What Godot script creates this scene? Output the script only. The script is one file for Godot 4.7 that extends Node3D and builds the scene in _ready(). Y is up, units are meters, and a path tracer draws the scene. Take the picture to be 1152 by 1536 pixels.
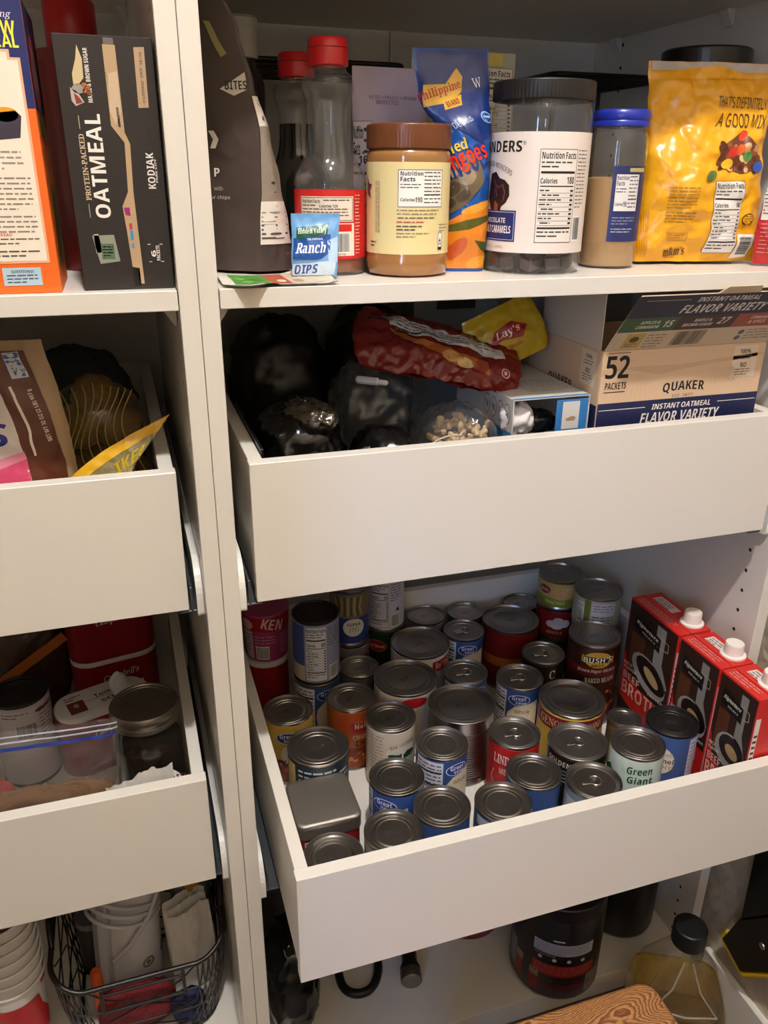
extends Node3D
# Pantry cupboard with pull-out drawers. All builders work in centimetres in "shelf space"
# (x = 0 at the joint of the two frames, y = 0 at the top of the main shelf, z = 0 at the frame fronts).
const FLOOR := 121.5
const EYE := Vector3(-6.83, 9.97, 76.95)
var mats := {}
var fonts := {}
var glyphs := {}
var taken := {}
var rng := RandomNumberGenerator.new()
var nz := FastNoiseLite.new()

func P(x: float, y: float, z: float) -> Vector3: return Vector3(x, y + FLOOR, z) * 0.01
func hx(s: String) -> Color: return Color.html(s)
func n3(x: float, y: float, z: float) -> float: return nz.get_noise_3d(x, y, z)

# ---------------------------------------------------------------- geometry
class G:
	var v := PackedVector3Array()
	var n := PackedVector3Array()
	var c := PackedColorArray()
	var x := Transform3D.IDENTITY
	var col := Color.WHITE
	func tri(a: Vector3, b: Vector3, d: Vector3, na: Vector3, nb: Vector3, nd: Vector3):
		a = x * a; b = x * b; d = x * d
		na = (x.basis * na).normalized(); nb = (x.basis * nb).normalized(); nd = (x.basis * nd).normalized()
		if (b - a).cross(d - a).dot(na + nb + nd) > 0.0:
			var t := b; b = d; d = t
			t = nb; nb = nd; nd = t
		v.append(a * 0.01); v.append(b * 0.01); v.append(d * 0.01)
		n.append(na); n.append(nb); n.append(nd)
		c.append(col); c.append(col); c.append(col)
	func flat(a: Vector3, b: Vector3, d: Vector3, o: Vector3):
		var m := (b - a).cross(d - a)
		if m.length_squared() < 1e-14: return
		m = m.normalized()
		if m.dot((a + b + d) / 3.0 - o) < 0.0: m = -m
		tri(a, b, d, m, m, m)
	func quad(a: Vector3, b: Vector3, d: Vector3, e: Vector3, o: Vector3):
		flat(a, b, d, o); flat(a, d, e, o)
	func box(ctr: Vector3, size: Vector3, bev := 0.08):
		var h := size * 0.5
		bev = min(bev, min(h.x, min(h.y, h.z)) * 0.9)
		var k := h - Vector3(bev, bev, bev)
		for ax in 3:
			for s in [-1.0, 1.0]:
				var q := []
				for w in [[-1, -1], [1, -1], [1, 1], [-1, 1]]:
					var p := Vector3.ZERO
					p[ax] = s * h[ax]; p[(ax + 1) % 3] = w[0] * k[(ax + 1) % 3]; p[(ax + 2) % 3] = w[1] * k[(ax + 2) % 3]
					q.append(ctr + p)
				quad(q[0], q[1], q[2], q[3], ctr)
		for ax in 3:
			var b1 := (ax + 1) % 3
			var b2 := (ax + 2) % 3
			for s in [-1.0, 1.0]:
				for t in [-1.0, 1.0]:
					var q := []
					for e in [[-1, 0], [1, 0], [1, 1], [-1, 1]]:
						var p := Vector3.ZERO
						p[ax] = e[0] * k[ax]
						p[b1] = s * (h[b1] if e[1] == 0 else k[b1]); p[b2] = t * (k[b2] if e[1] == 0 else h[b2])
						q.append(ctr + p)
					quad(q[0], q[1], q[2], q[3], ctr)
		for sx in [-1.0, 1.0]:
			for sy in [-1.0, 1.0]:
				for sz in [-1.0, 1.0]:
					flat(ctr + Vector3(sx * h.x, sy * k.y, sz * k.z), ctr + Vector3(sx * k.x, sy * h.y, sz * k.z), ctr + Vector3(sx * k.x, sy * k.y, sz * h.z), ctr)
	# profile of (radius, height) points turned about y
	func lathe(pr: Array, seg := 36, a0 := 0.0, a1 := TAU, crease := 0.75):
		var m := pr.size()
		var dn := []
		for i in m - 1:
			var d: Vector2 = pr[i + 1] - pr[i]
			dn.append(Vector2(d.y, -d.x).normalized())
		for i in m - 1:
			if (pr[i + 1] - pr[i]).length() < 1e-6: continue
			var nl: Vector2 = dn[i]
			var nh: Vector2 = dn[i]
			if i > 0 and dn[i - 1].dot(dn[i]) > crease: nl = (dn[i - 1] + dn[i]).normalized()
			if i < m - 2 and dn[i + 1].dot(dn[i]) > crease: nh = (dn[i + 1] + dn[i]).normalized()
			for j in seg:
				var p := a0 + (a1 - a0) * j / seg
				var q := a0 + (a1 - a0) * (j + 1) / seg
				var cp := Vector2(sin(p), cos(p))
				var cq := Vector2(sin(q), cos(q))
				var A := Vector3(pr[i].x * cp.x, pr[i].y, pr[i].x * cp.y)
				var B := Vector3(pr[i].x * cq.x, pr[i].y, pr[i].x * cq.y)
				var C := Vector3(pr[i + 1].x * cq.x, pr[i + 1].y, pr[i + 1].x * cq.y)
				var D := Vector3(pr[i + 1].x * cp.x, pr[i + 1].y, pr[i + 1].x * cp.y)
				var nA := Vector3(nl.x * cp.x, nl.y, nl.x * cp.y)
				var nB := Vector3(nl.x * cq.x, nl.y, nl.x * cq.y)
				var nC := Vector3(nh.x * cq.x, nh.y, nh.x * cq.y)
				var nD := Vector3(nh.x * cp.x, nh.y, nh.x * cp.y)
				if pr[i].x > 1e-6: tri(A, B, C, nA, nB, nC)
				if pr[i + 1].x > 1e-6: tri(A, C, D, nA, nC, nD)
	func tube(pts: Array, r: float, seg := 8, loop := false):
		var m := pts.size()
		var rings := []
		var up := Vector3.UP
		for i in m:
			var a: Vector3 = pts[(i - 1 + m) % m] if (loop or i > 0) else pts[i]
			var b: Vector3 = pts[(i + 1) % m] if (loop or i < m - 1) else pts[i]
			var t := (b - a).normalized()
			if absf(t.dot(up)) > 0.95: up = Vector3.RIGHT if absf(t.x) < 0.9 else Vector3.BACK
			var s := t.cross(up).normalized()
			up = s.cross(t).normalized()
			var ring := []
			for k in seg:
				var d := s * cos(TAU * k / seg) + up * sin(TAU * k / seg)
				ring.append([pts[i] + d * r, d])
			rings.append(ring)
		for i in (m if loop else m - 1):
			var A: Array = rings[i]
			var B: Array = rings[(i + 1) % m]
			for k in seg:
				var k2 := (k + 1) % seg
				tri(A[k][0], A[k2][0], B[k2][0], A[k][1], A[k2][1], B[k2][1])
				tri(A[k][0], B[k2][0], B[k][0], A[k][1], B[k2][1], B[k][1])
		if not loop:
			for e in [0, m - 1]:
				var d: Vector3 = (pts[1] - pts[0] if e == 0 else pts[m - 2] - pts[m - 1])
				for k in range(1, seg - 1): tri(rings[e][0][0], rings[e][k][0], rings[e][k + 1][0], -d, -d, -d)
	# smooth grid of points grid[j][i]
	func grid(g: Array, wrap := false):
		var h := g.size()
		var w: int = g[0].size()
		var nn := []
		for j in h:
			var row := []
			for i in w:
				var il := i - 1
				var ir := i + 1
				if wrap: il = (i - 1 + w) % w; ir = (i + 1) % w
				else: il = max(il, 0); ir = min(ir, w - 1)
				var du: Vector3 = g[j][ir] - g[j][il]
				var dv: Vector3 = g[min(j + 1, h - 1)][i] - g[max(j - 1, 0)][i]
				var m := du.cross(dv)
				row.append(m.normalized() if m.length_squared() > 1e-16 else Vector3.UP)
			nn.append(row)
		for j in h - 1:
			for i in (w if wrap else w - 1):
				var k := (i + 1) % w
				tri(g[j][i], g[j][k], g[j + 1][k], nn[j][i], nn[j][k], nn[j + 1][k])
				tri(g[j][i], g[j + 1][k], g[j + 1][i], nn[j][i], nn[j + 1][k], nn[j + 1][i])
	func extrude(poly: PackedVector2Array, z0: float, z1: float):
		var ix := Geometry2D.triangulate_polygon(poly)
		for k in range(0, ix.size(), 3):
			for zz in [[z0, Vector3(0, 0, -1)], [z1, Vector3(0, 0, 1)]]:
				var q := []
				for j in 3: q.append(Vector3(poly[ix[k + j]].x, poly[ix[k + j]].y, zz[0]))
				tri(q[0], q[1], q[2], zz[1] * sign(z1 - z0), zz[1] * sign(z1 - z0), zz[1] * sign(z1 - z0))
		var cw := Geometry2D.is_polygon_clockwise(poly)
		for k in poly.size():
			var a := poly[k]
			var b := poly[(k + 1) % poly.size()]
			var d := b - a
			var m := Vector3(d.y, -d.x, 0).normalized() * (-1.0 if cw else 1.0)
			tri(Vector3(a.x, a.y, z0), Vector3(b.x, b.y, z0), Vector3(b.x, b.y, z1), m, m, m)
			tri(Vector3(a.x, a.y, z0), Vector3(b.x, b.y, z1), Vector3(a.x, a.y, z1), m, m, m)
	func mesh() -> ArrayMesh:
		var a := []
		a.resize(Mesh.ARRAY_MAX)
		a[Mesh.ARRAY_VERTEX] = v; a[Mesh.ARRAY_NORMAL] = n; a[Mesh.ARRAY_COLOR] = c
		var m := ArrayMesh.new()
		m.add_surface_from_arrays(Mesh.PRIMITIVE_TRIANGLES, a)
		return m

# ---------------------------------------------------------------- flat print (lettering, panels, pictures) in label centimetres
class Print:
	var own
	var t := []
	var ly := 0
	func tg(a: Vector2, b: Vector2, d: Vector2, k: Color): t.append([a, b, d, ly, k])
	func rect(x0: float, y0: float, x1: float, y1: float, k):
		if k is String: k = Color.html(k)
		tg(Vector2(x0, y0), Vector2(x1, y0), Vector2(x1, y1), k); tg(Vector2(x0, y0), Vector2(x1, y1), Vector2(x0, y1), k)
	func poly(p: Array, k):
		if k is String: k = Color.html(k)
		var q := PackedVector2Array()
		for e in p: q.append(e if e is Vector2 else Vector2(e[0], e[1]))
		var ix := Geometry2D.triangulate_polygon(q)
		for i in range(0, ix.size(), 3): tg(q[ix[i]], q[ix[i + 1]], q[ix[i + 2]], k)
	func ell(cx: float, cy: float, rx: float, ry: float, k, rot := 0.0, m := 20):
		var p := []
		for i in m: p.append(Vector2(cx, cy) + Vector2(rx * cos(TAU * i / m), ry * sin(TAU * i / m)).rotated(rot))
		poly(p, k)
	func line(x0: float, y0: float, x1: float, y1: float, w: float, k):
		if k is String: k = Color.html(k)
		var a := Vector2(x0, y0)
		var b := Vector2(x1, y1)
		var s := (b - a).orthogonal().normalized() * w * 0.5
		tg(a + s, b + s, b - s, k); tg(a + s, b - s, a - s, k)
	func path(p: Array, w: float, k):
		for i in p.size() - 1: line(p[i][0], p[i][1], p[i + 1][0], p[i + 1][1], w, k)
	func frame(x0: float, y0: float, x1: float, y1: float, w: float, k):
		rect(x0, y0, x1, y0 + w, k); rect(x0, y1 - w, x1, y1, k); rect(x0, y0, x0 + w, y1, k); rect(x1 - w, y0, x1, y1, k)
	# lettering fitted to a box of w x h about (cx, cy); rot turns it, skew slants it, bow bends the baseline
	func text(s: String, cx: float, cy: float, w: float, h: float, k, rot := 0.0, font := "b", skew := 0.0, bow := 0.0):
		if k is String: k = Color.html(k)
		var gl: Array = own.glyph(s, font)
		var bb: Rect2 = gl[1]
		var pv: PackedVector2Array = gl[0]
		for i in range(0, pv.size(), 3):
			var q := []
			for j in 3:
				var p := Vector2((pv[i + j].x - bb.position.x) / bb.size.x - 0.5, (pv[i + j].y - bb.position.y) / bb.size.y - 0.5)
				p = Vector2(p.x * w, p.y * h + bow * (0.25 - p.x * p.x) * 4.0)
				p.x += p.y * skew
				q.append(p.rotated(rot) + Vector2(cx, cy))
			tg(q[0], q[1], q[2], k)
	# illegible small print: rows of word bars
	func fine(x0: float, ytop: float, w: float, rows: int, lh: float, k, fill := 0.5, seed_ := 1):
		if k is String: k = Color.html(k)
		k = k.lerp(Color(0.62, 0.58, 0.55), 0.25)
		var r := RandomNumberGenerator.new()
		r.seed = seed_ * 77 + rows
		for i in rows:
			var x := x0
			var y := ytop - i * lh
			var e := x0 + w * (r.randf_range(0.5, 1.0) if i == rows - 1 else r.randf_range(0.93, 1.0))
			while x < e:
				var l: float = min(lh * r.randf_range(0.7, 2.6), e - x)
				rect(x, y - lh * fill * 0.7, x + l, y, k)
				x += l + lh * 0.35
	func barcode(x0: float, y0: float, w: float, h: float, up := false, bg := "f4f0ea"):
		rect(x0 - w * 0.06, y0 - h * 0.08, x0 + w * 1.06, y0 + h * 1.06, bg)
		ly += 1
		var r := RandomNumberGenerator.new()
		r.seed = int(w * 1000)
		var s := 0.0
		var full := h if up else w
		while s < full:
			var b: float = full * r.randf_range(0.012, 0.035)
			var e: float = min(s + b, full)
			if up: rect(x0, y0 + s, x0 + w, y0 + e, "1a1816")
			else: rect(x0 + s, y0, x0 + e, y0 + h, "1a1816")
			s += b + full * r.randf_range(0.012, 0.03)
		ly -= 1
	func facts(x0: float, y0: float, w: float, h: float, cal: String, bg := "f2eee8", ink := "1c1a1a", two := false):
		if bg != "": rect(x0, y0, x0 + w, y0 + h, bg)
		ly += 1
		frame(x0, y0, x0 + w, y0 + h, 0.05, ink)
		var y := y0 + h
		var u := h / 20.0
		var a := x0 + w * 0.05
		var b := x0 + w * 0.95
		if two:
			text("Nutrition", x0 + w * 0.28, y - u * 2.0, w * 0.46, u * 2.4, ink)
			text("Facts", x0 + w * 0.2, y - u * 5.0, w * 0.3, u * 2.4, ink)
			fine(a, y - u * 7.6, w * 0.42, 2, u * 1.6, ink, 0.45, 3)
			text("Calories", x0 + w * 0.2, y - u * 16, w * 0.3, u * 1.8, ink)
			text(cal, x0 + w * 0.43, y - u * 16, w * 0.15, u * 2.8, ink)
			fine(x0 + w * 0.54, y - u * 1.2, w * 0.42, 9, u * 2.0, ink, 0.4, 5)
			rect(x0 + w * 0.54, y - u * 13.6, b, y - u * 13.0, ink)
		else:
			text("Nutrition Facts", x0 + w * 0.5, y - u * 1.3, w * 0.9, u * 1.5, ink)
			fine(a, y - u * 2.6, w * 0.8, 2, u * 0.9, ink, 0.5, 2)
			rect(a, y - u * 5.1, b, y - u * 4.6, ink)
			text("Calories", x0 + w * 0.26, y - u * 6.6, w * 0.42, u * 1.2, ink)
			text(cal, x0 + w * 0.84, y - u * 6.5, w * 0.22, u * 1.5, ink)
			rect(a, y - u * 7.9, b, y - u * 7.65, ink)
			for i in 8:
				fine(a + (0.06 * w if i % 3 == 1 else 0.0), y - u * (8.5 + i), w * (0.35 + 0.12 * (i % 3)), 1, u * 0.8, ink, 0.55, i)
				rect(b - w * 0.09, y - u * (8.95 + i), b, y - u * (8.5 + i), ink)
				rect(a, y - u * (9.25 + i), b, y - u * (9.18 + i), ink)
			rect(a, y - u * 17.0, b, y - u * 16.6, ink)
			fine(a, y - u * 17.5, w * 0.88, 2, u * 0.9, ink, 0.5, 9)
		ly -= 1
	func emit(map: Callable, cell := 99.0) -> G:
		var g := G.new()
		for e in t: _put(g, map, e[0], e[1], e[2], 0.02 + 0.012 * e[3], e[4], cell, 0)
		return g
	func _put(g: G, map: Callable, a: Vector2, b: Vector2, d: Vector2, off: float, k: Color, cell: float, deep: int):
		var ab := a.distance_to(b)
		var bd := b.distance_to(d)
		var da := d.distance_to(a)
		var m: float = max(ab, max(bd, da))
		if m > cell and deep < 14:
			if m == ab:
				var h := (a + b) * 0.5
				_put(g, map, a, h, d, off, k, cell, deep + 1); _put(g, map, h, b, d, off, k, cell, deep + 1)
			elif m == bd:
				var h := (b + d) * 0.5
				_put(g, map, a, b, h, off, k, cell, deep + 1); _put(g, map, a, h, d, off, k, cell, deep + 1)
			else:
				var h := (d + a) * 0.5
				_put(g, map, a, b, h, off, k, cell, deep + 1); _put(g, map, h, b, d, off, k, cell, deep + 1)
			return
		g.col = k.srgb_to_linear()
		var q := []
		var m3 := []
		for p in [a, b, d]:
			var p0: Vector3 = map.call(p.x, p.y, off)
			q.append(p0); m3.append(((map.call(p.x, p.y, off + 0.2) as Vector3) - p0).normalized())
		g.tri(q[0], q[1], q[2], m3[0], m3[1], m3[2])

func glyph(s: String, font: String) -> Array:
	var key := s + "|" + font
	if glyphs.has(key): return glyphs[key]
	if not fonts.has(font):
		var f := SystemFont.new()
		f.font_names = PackedStringArray([{"b": "Droid Sans", "r": "Droid Sans", "s": "Droid Serif", "S": "Droid Serif", "m": "Droid Sans Mono"}[font]])
		f.font_weight = 700 if font in ["b", "S"] else 400
		fonts[font] = f
	var tm := TextMesh.new()
	tm.text = s; tm.font = fonts[font]; tm.font_size = 24; tm.depth = 0.0; tm.pixel_size = 1.0; tm.curve_step = 3.0
	var a = tm.surface_get_arrays(0)
	var pv := PackedVector2Array()
	var vv: PackedVector3Array = a[Mesh.ARRAY_VERTEX]
	if a[Mesh.ARRAY_INDEX] != null and a[Mesh.ARRAY_INDEX].size() > 0:
		for i in a[Mesh.ARRAY_INDEX]: pv.append(Vector2(vv[i].x, vv[i].y))
	else:
		for p in vv: pv.append(Vector2(p.x, p.y))
	var lo := pv[0]
	var hi := pv[0]
	for p in pv: lo = lo.min(p); hi = hi.max(p)
	glyphs[key] = [pv, Rect2(lo, hi - lo)]
	return glyphs[key]

func pnew() -> Print:
	var p := Print.new()
	p.own = self
	return p

# ---------------------------------------------------------------- materials
func M(k: String, rough := 0.5, metal := 0.0, extra := {}) -> StandardMaterial3D:
	var key := "%s|%s|%s|%s" % [k, rough, metal, extra]
	if mats.has(key): return mats[key]
	var m := StandardMaterial3D.new()
	m.albedo_color = Color.html(k)
	m.roughness = rough; m.metallic = metal
	for e in extra: m.set(e, extra[e])
	if m.albedo_color.a < 0.999: m.transparency = BaseMaterial3D.TRANSPARENCY_ALPHA
	mats[key] = m
	return m
func ink_mat(rough := 0.5) -> StandardMaterial3D: return M("ffffff", rough, 0.0, {"vertex_color_use_as_albedo": true})
func film(k: String, a: float, rough := 0.08) -> StandardMaterial3D:
	var c := Color.html(k)
	c.a = a
	return M(c.to_html(true), rough, 0.0, {"cull_mode": BaseMaterial3D.CULL_DISABLED})
func noisy(k0: String, k1: String, freq: float, scale: Vector3, rough := 0.5, normal := 0.0, frac := 4) -> StandardMaterial3D:
	var f := FastNoiseLite.new()
	f.frequency = freq; f.fractal_octaves = frac; f.seed = 5
	var g := Gradient.new()
	g.set_color(0, Color.html(k0)); g.set_color(1, Color.html(k1))
	var m := StandardMaterial3D.new()
	var t := NoiseTexture2D.new()
	t.width = 512; t.height = 512; t.seamless = true; t.noise = f; t.color_ramp = g
	m.albedo_texture = t
	m.roughness = rough
	m.uv1_triplanar = true; m.uv1_world_triplanar = true; m.uv1_scale = scale
	if normal > 0.0:
		var t2 := NoiseTexture2D.new()
		t2.width = 512; t2.height = 512; t2.seamless = true; t2.noise = f; t2.as_normal_map = true; t2.bump_strength = normal
		m.normal_enabled = true; m.normal_texture = t2
	return m

# ---------------------------------------------------------------- nodes
func numbered(s: String) -> String:
	if not taken.has(s):
		taken[s] = 0
		return s
	taken[s] += 1
	return "%s_%03d" % [s, taken[s]]
func mk(g: G, called: String, m: Material, parent: Node = null) -> MeshInstance3D:
	var o := MeshInstance3D.new()
	o.mesh = g.mesh(); o.material_override = m
	o.cast_shadow = GeometryInstance3D.SHADOW_CASTING_SETTING_ON
	if parent == null:
		o.name = numbered(called); add_child(o)
	else:
		o.name = called; parent.add_child(o, true)
	return o
func tag(o: Node, label: String, cat: String, group := "", kind := ""):
	if label != "": o.set_meta("label", label)
	if cat != "": o.set_meta("category", cat)
	if group != "": o.set_meta("group", group)
	if kind != "": o.set_meta("kind", kind)
func thing(called: String, label: String, cat: String, at: Vector3, turn := 0.0, group := "") -> Node3D:
	var o := Node3D.new()
	o.name = numbered(called); add_child(o)
	o.position = P(at.x, at.y, at.z); o.rotation_degrees.y = turn
	tag(o, label, cat, group)
	return o
func struct_(g: G, called: String, m: Material, label: String, cat := "") -> MeshInstance3D:
	var o := mk(g, called, m)
	tag(o, label, cat, "", "structure")
	return o
func world() -> G:   # geometry given straight in shelf space
	var g := G.new()
	g.x = Transform3D(Basis.IDENTITY, Vector3(0, FLOOR, 0))
	return g
# print on a cylinder (angle 0 faces +z of the thing, u runs to the right)
func on_cyl(r: float, y0 := 0.0, a0 := 0.0) -> Callable:
	return func(u, w, off): return Vector3(sin(a0 + u / r) * (r + off), y0 + w, cos(a0 + u / r) * (r + off))
func on_face(o: Vector3, ux: Vector3, uy: Vector3) -> Callable:
	var nn := ux.cross(uy).normalized()
	return func(u, w, off): return o + ux * u + uy * w + nn * off
func to_eye(x: float, z: float) -> float: return rad_to_deg(atan2(EYE.x - x, EYE.z - z))
func arc(r: float, a0: float, a1: float, m: int, c := Vector2.ZERO) -> Array:
	var p := []
	for i in m + 1:
		var a := deg_to_rad(a0 + (a1 - a0) * i / m)
		p.append(c + Vector2(cos(a), sin(a)) * r)
	return p
func rrect(w: float, h: float, r: float, m := 5) -> PackedVector2Array:   # rounded rectangle about the origin
	var p := PackedVector2Array()
	for q in [[w / 2 - r, h / 2 - r, 0], [-w / 2 + r, h / 2 - r, 90], [-w / 2 + r, -h / 2 + r, 180], [w / 2 - r, -h / 2 + r, 270]]:
		for e in arc(r, q[2], q[2] + 90, m, Vector2(q[0], q[1])): p.append(e)
	return p

# ---------------------------------------------------------------- camera, light, room
func _ready():
	rng.seed = 7
	nz.seed = 11; nz.frequency = 1.0; nz.fractal_octaves = 3
	var cam := Camera3D.new()
	cam.name = "camera"; add_child(cam)
	cam.fov = 65.25
	cam.near = 0.02
	cam.transform = Transform3D(Basis(Vector3(0.95247854, 0.00807012, 0.30449877), Vector3(0.11168355, 0.92078027, -0.37375188), Vector3(-0.28339268, 0.38999815, 0.87612215)), P(EYE.x, EYE.y, EYE.z))
	cam.current = true
	var we := WorldEnvironment.new()
	we.name = "world"; add_child(we)
	var env := Environment.new()
	env.background_mode = Environment.BG_SKY
	var sky := Sky.new()
	var sm := ProceduralSkyMaterial.new()
	sm.sky_top_color = hx("7ea9e6"); sm.sky_horizon_color = hx("a4c2ee"); sm.ground_horizon_color = hx("94a8c4"); sm.ground_bottom_color = hx("7c8694")
	sm.energy_multiplier = 55.0
	sky.sky_material = sm
	env.sky = sky
	env.tonemap_mode = Environment.TONE_MAPPER_LINEAR
	env.tonemap_exposure = 1.0
	env.sdfgi_enabled = true; env.ssao_enabled = true; env.ssil_enabled = true
	we.environment = env
	ceiling_lamp(0, 94)
	room()
	cupboard()
	drawers()
	shelf_things()
	can_drawer()
	upper_drawer()
	left_things()
	floor_things()

func ceiling_lamp(x: float, z: float):
	var t := thing("ceiling_lamp", "small round glass ceiling lamp with warm bulb above the cupboard", "lamp", Vector3(x, 187.0, z))
	var g := G.new()
	g.lathe([Vector2(0, 0), Vector2(7, 0), Vector2(7, -1.2), Vector2(4.5, -2.2), Vector2(0, -2.2)], 32)
	mk(g, "base", M("e8e4dc", 0.4), t)
	g = G.new()
	g.lathe([Vector2(0, -12)] + arc(5.0, -75, 60, 14, Vector2(0, -7)) + [Vector2(2.6, -2.2)], 28)
	var m := StandardMaterial3D.new()
	m.albedo_color = hx("fff4e2"); m.emission_enabled = true; m.emission = hx("ffdcae"); m.emission_energy_multiplier = 3.0
	mk(g, "globe", m, t)
	var l := OmniLight3D.new()
	l.name = "bulb"; t.add_child(l)
	l.position = Vector3(0, -0.07, 0)
	l.light_color = Color(1.0, 0.99, 0.985); l.light_energy = 4.0; l.light_size = 0.05; l.omni_range = 8.0; l.omni_attenuation = 2.0; l.shadow_enabled = true

func slab(a: Vector3, b: Vector3, bev := 0.05) -> G:
	var g := world()
	g.box((a + b) * 0.5, (b - a).abs(), bev)
	return g

func room():
	var paint := noisy("b8aa95", "c6b9a4", 0.02, Vector3(1.6, 1.6, 1.6), 0.85, 5.0, 3)
	var fl := -FLOOR
	struct_(slab(Vector3(-180, fl - 5, -75), Vector3(90, fl, 215)), "floor", noisy("4f443a", "665a4e", 0.01, Vector3(2, 2, 2), 0.5), "brown floor in front of the cupboard")
	struct_(slab(Vector3(-180, 187.0, -75), Vector3(90, 193, 215)), "ceiling", M("c9c6c0", 0.9), "plain ceiling over the cupboard")
	struct_(slab(Vector3(76.4, fl, -75), Vector3(90, 187.0, 215)), "wall_right", paint, "beige textured wall beside the cupboard")
	struct_(slab(Vector3(-190, fl, -75), Vector3(-180, 187.0, 215)), "wall_left", paint, "wall left of the cupboard")
	struct_(slab(Vector3(-180, fl, -75), Vector3(76.4, 187.0, -62)), "wall_back", paint, "beige wall behind the cupboard")
	struct_(slab(Vector3(-180, fl, 84), Vector3(-47, 187.0, 92)), "wall_left_return", paint, "short wall at the left side of the opening before the cupboard")
	# wall behind the viewer with a narrow window
	var g := slab(Vector3(-180, fl, 200), Vector3(WX0, 187.0, 215))
	for e in [[WX1, 76.4, fl, 187.0], [WX0, WX1, fl, WY0], [WX0, WX1, WY1, 187.0]]:
		g.box(Vector3((e[0] + e[1]) / 2, (e[2] + e[3]) / 2, 207.5), Vector3(e[1] - e[0], e[3] - e[2], 15), 0.02)
	struct_(g, "wall_front", paint, "wall with a narrow window behind the viewer")
	g = world()
	for y in [WY0 + 1, WY1 - 1]: g.box(Vector3((WX0 + WX1) / 2, y, 207), Vector3(WX1 - WX0, 2, 6), 0.2)
	for x in [WX0 + 1, WX1 - 1]: g.box(Vector3(x, (WY0 + WY1) / 2, 207), Vector3(2, WY1 - WY0 - 4, 6), 0.2)
	struct_(g, "window_1", M("e9e6e0", 0.4), "white frame of the narrow window behind the viewer")
	struct_(slab(Vector3(75.3, fl, 2), Vector3(76.4, fl + 11, 200), 0.3), "baseboard_right", M("e6e0d6", 0.4), "white baseboard along the right wall")
const WX0 := -132.0
const WX1 := -110.0
const WY0 := -40.0
const WY1 := 72.0

func panel(a: Vector3, b: Vector3, called: String, m: Material, parent: Node, at: Vector3) -> MeshInstance3D:
	var g := G.new()
	g.box((a + b) * 0.5 - at, (b - a).abs(), 0.06)
	return mk(g, called, m, parent)

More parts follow.
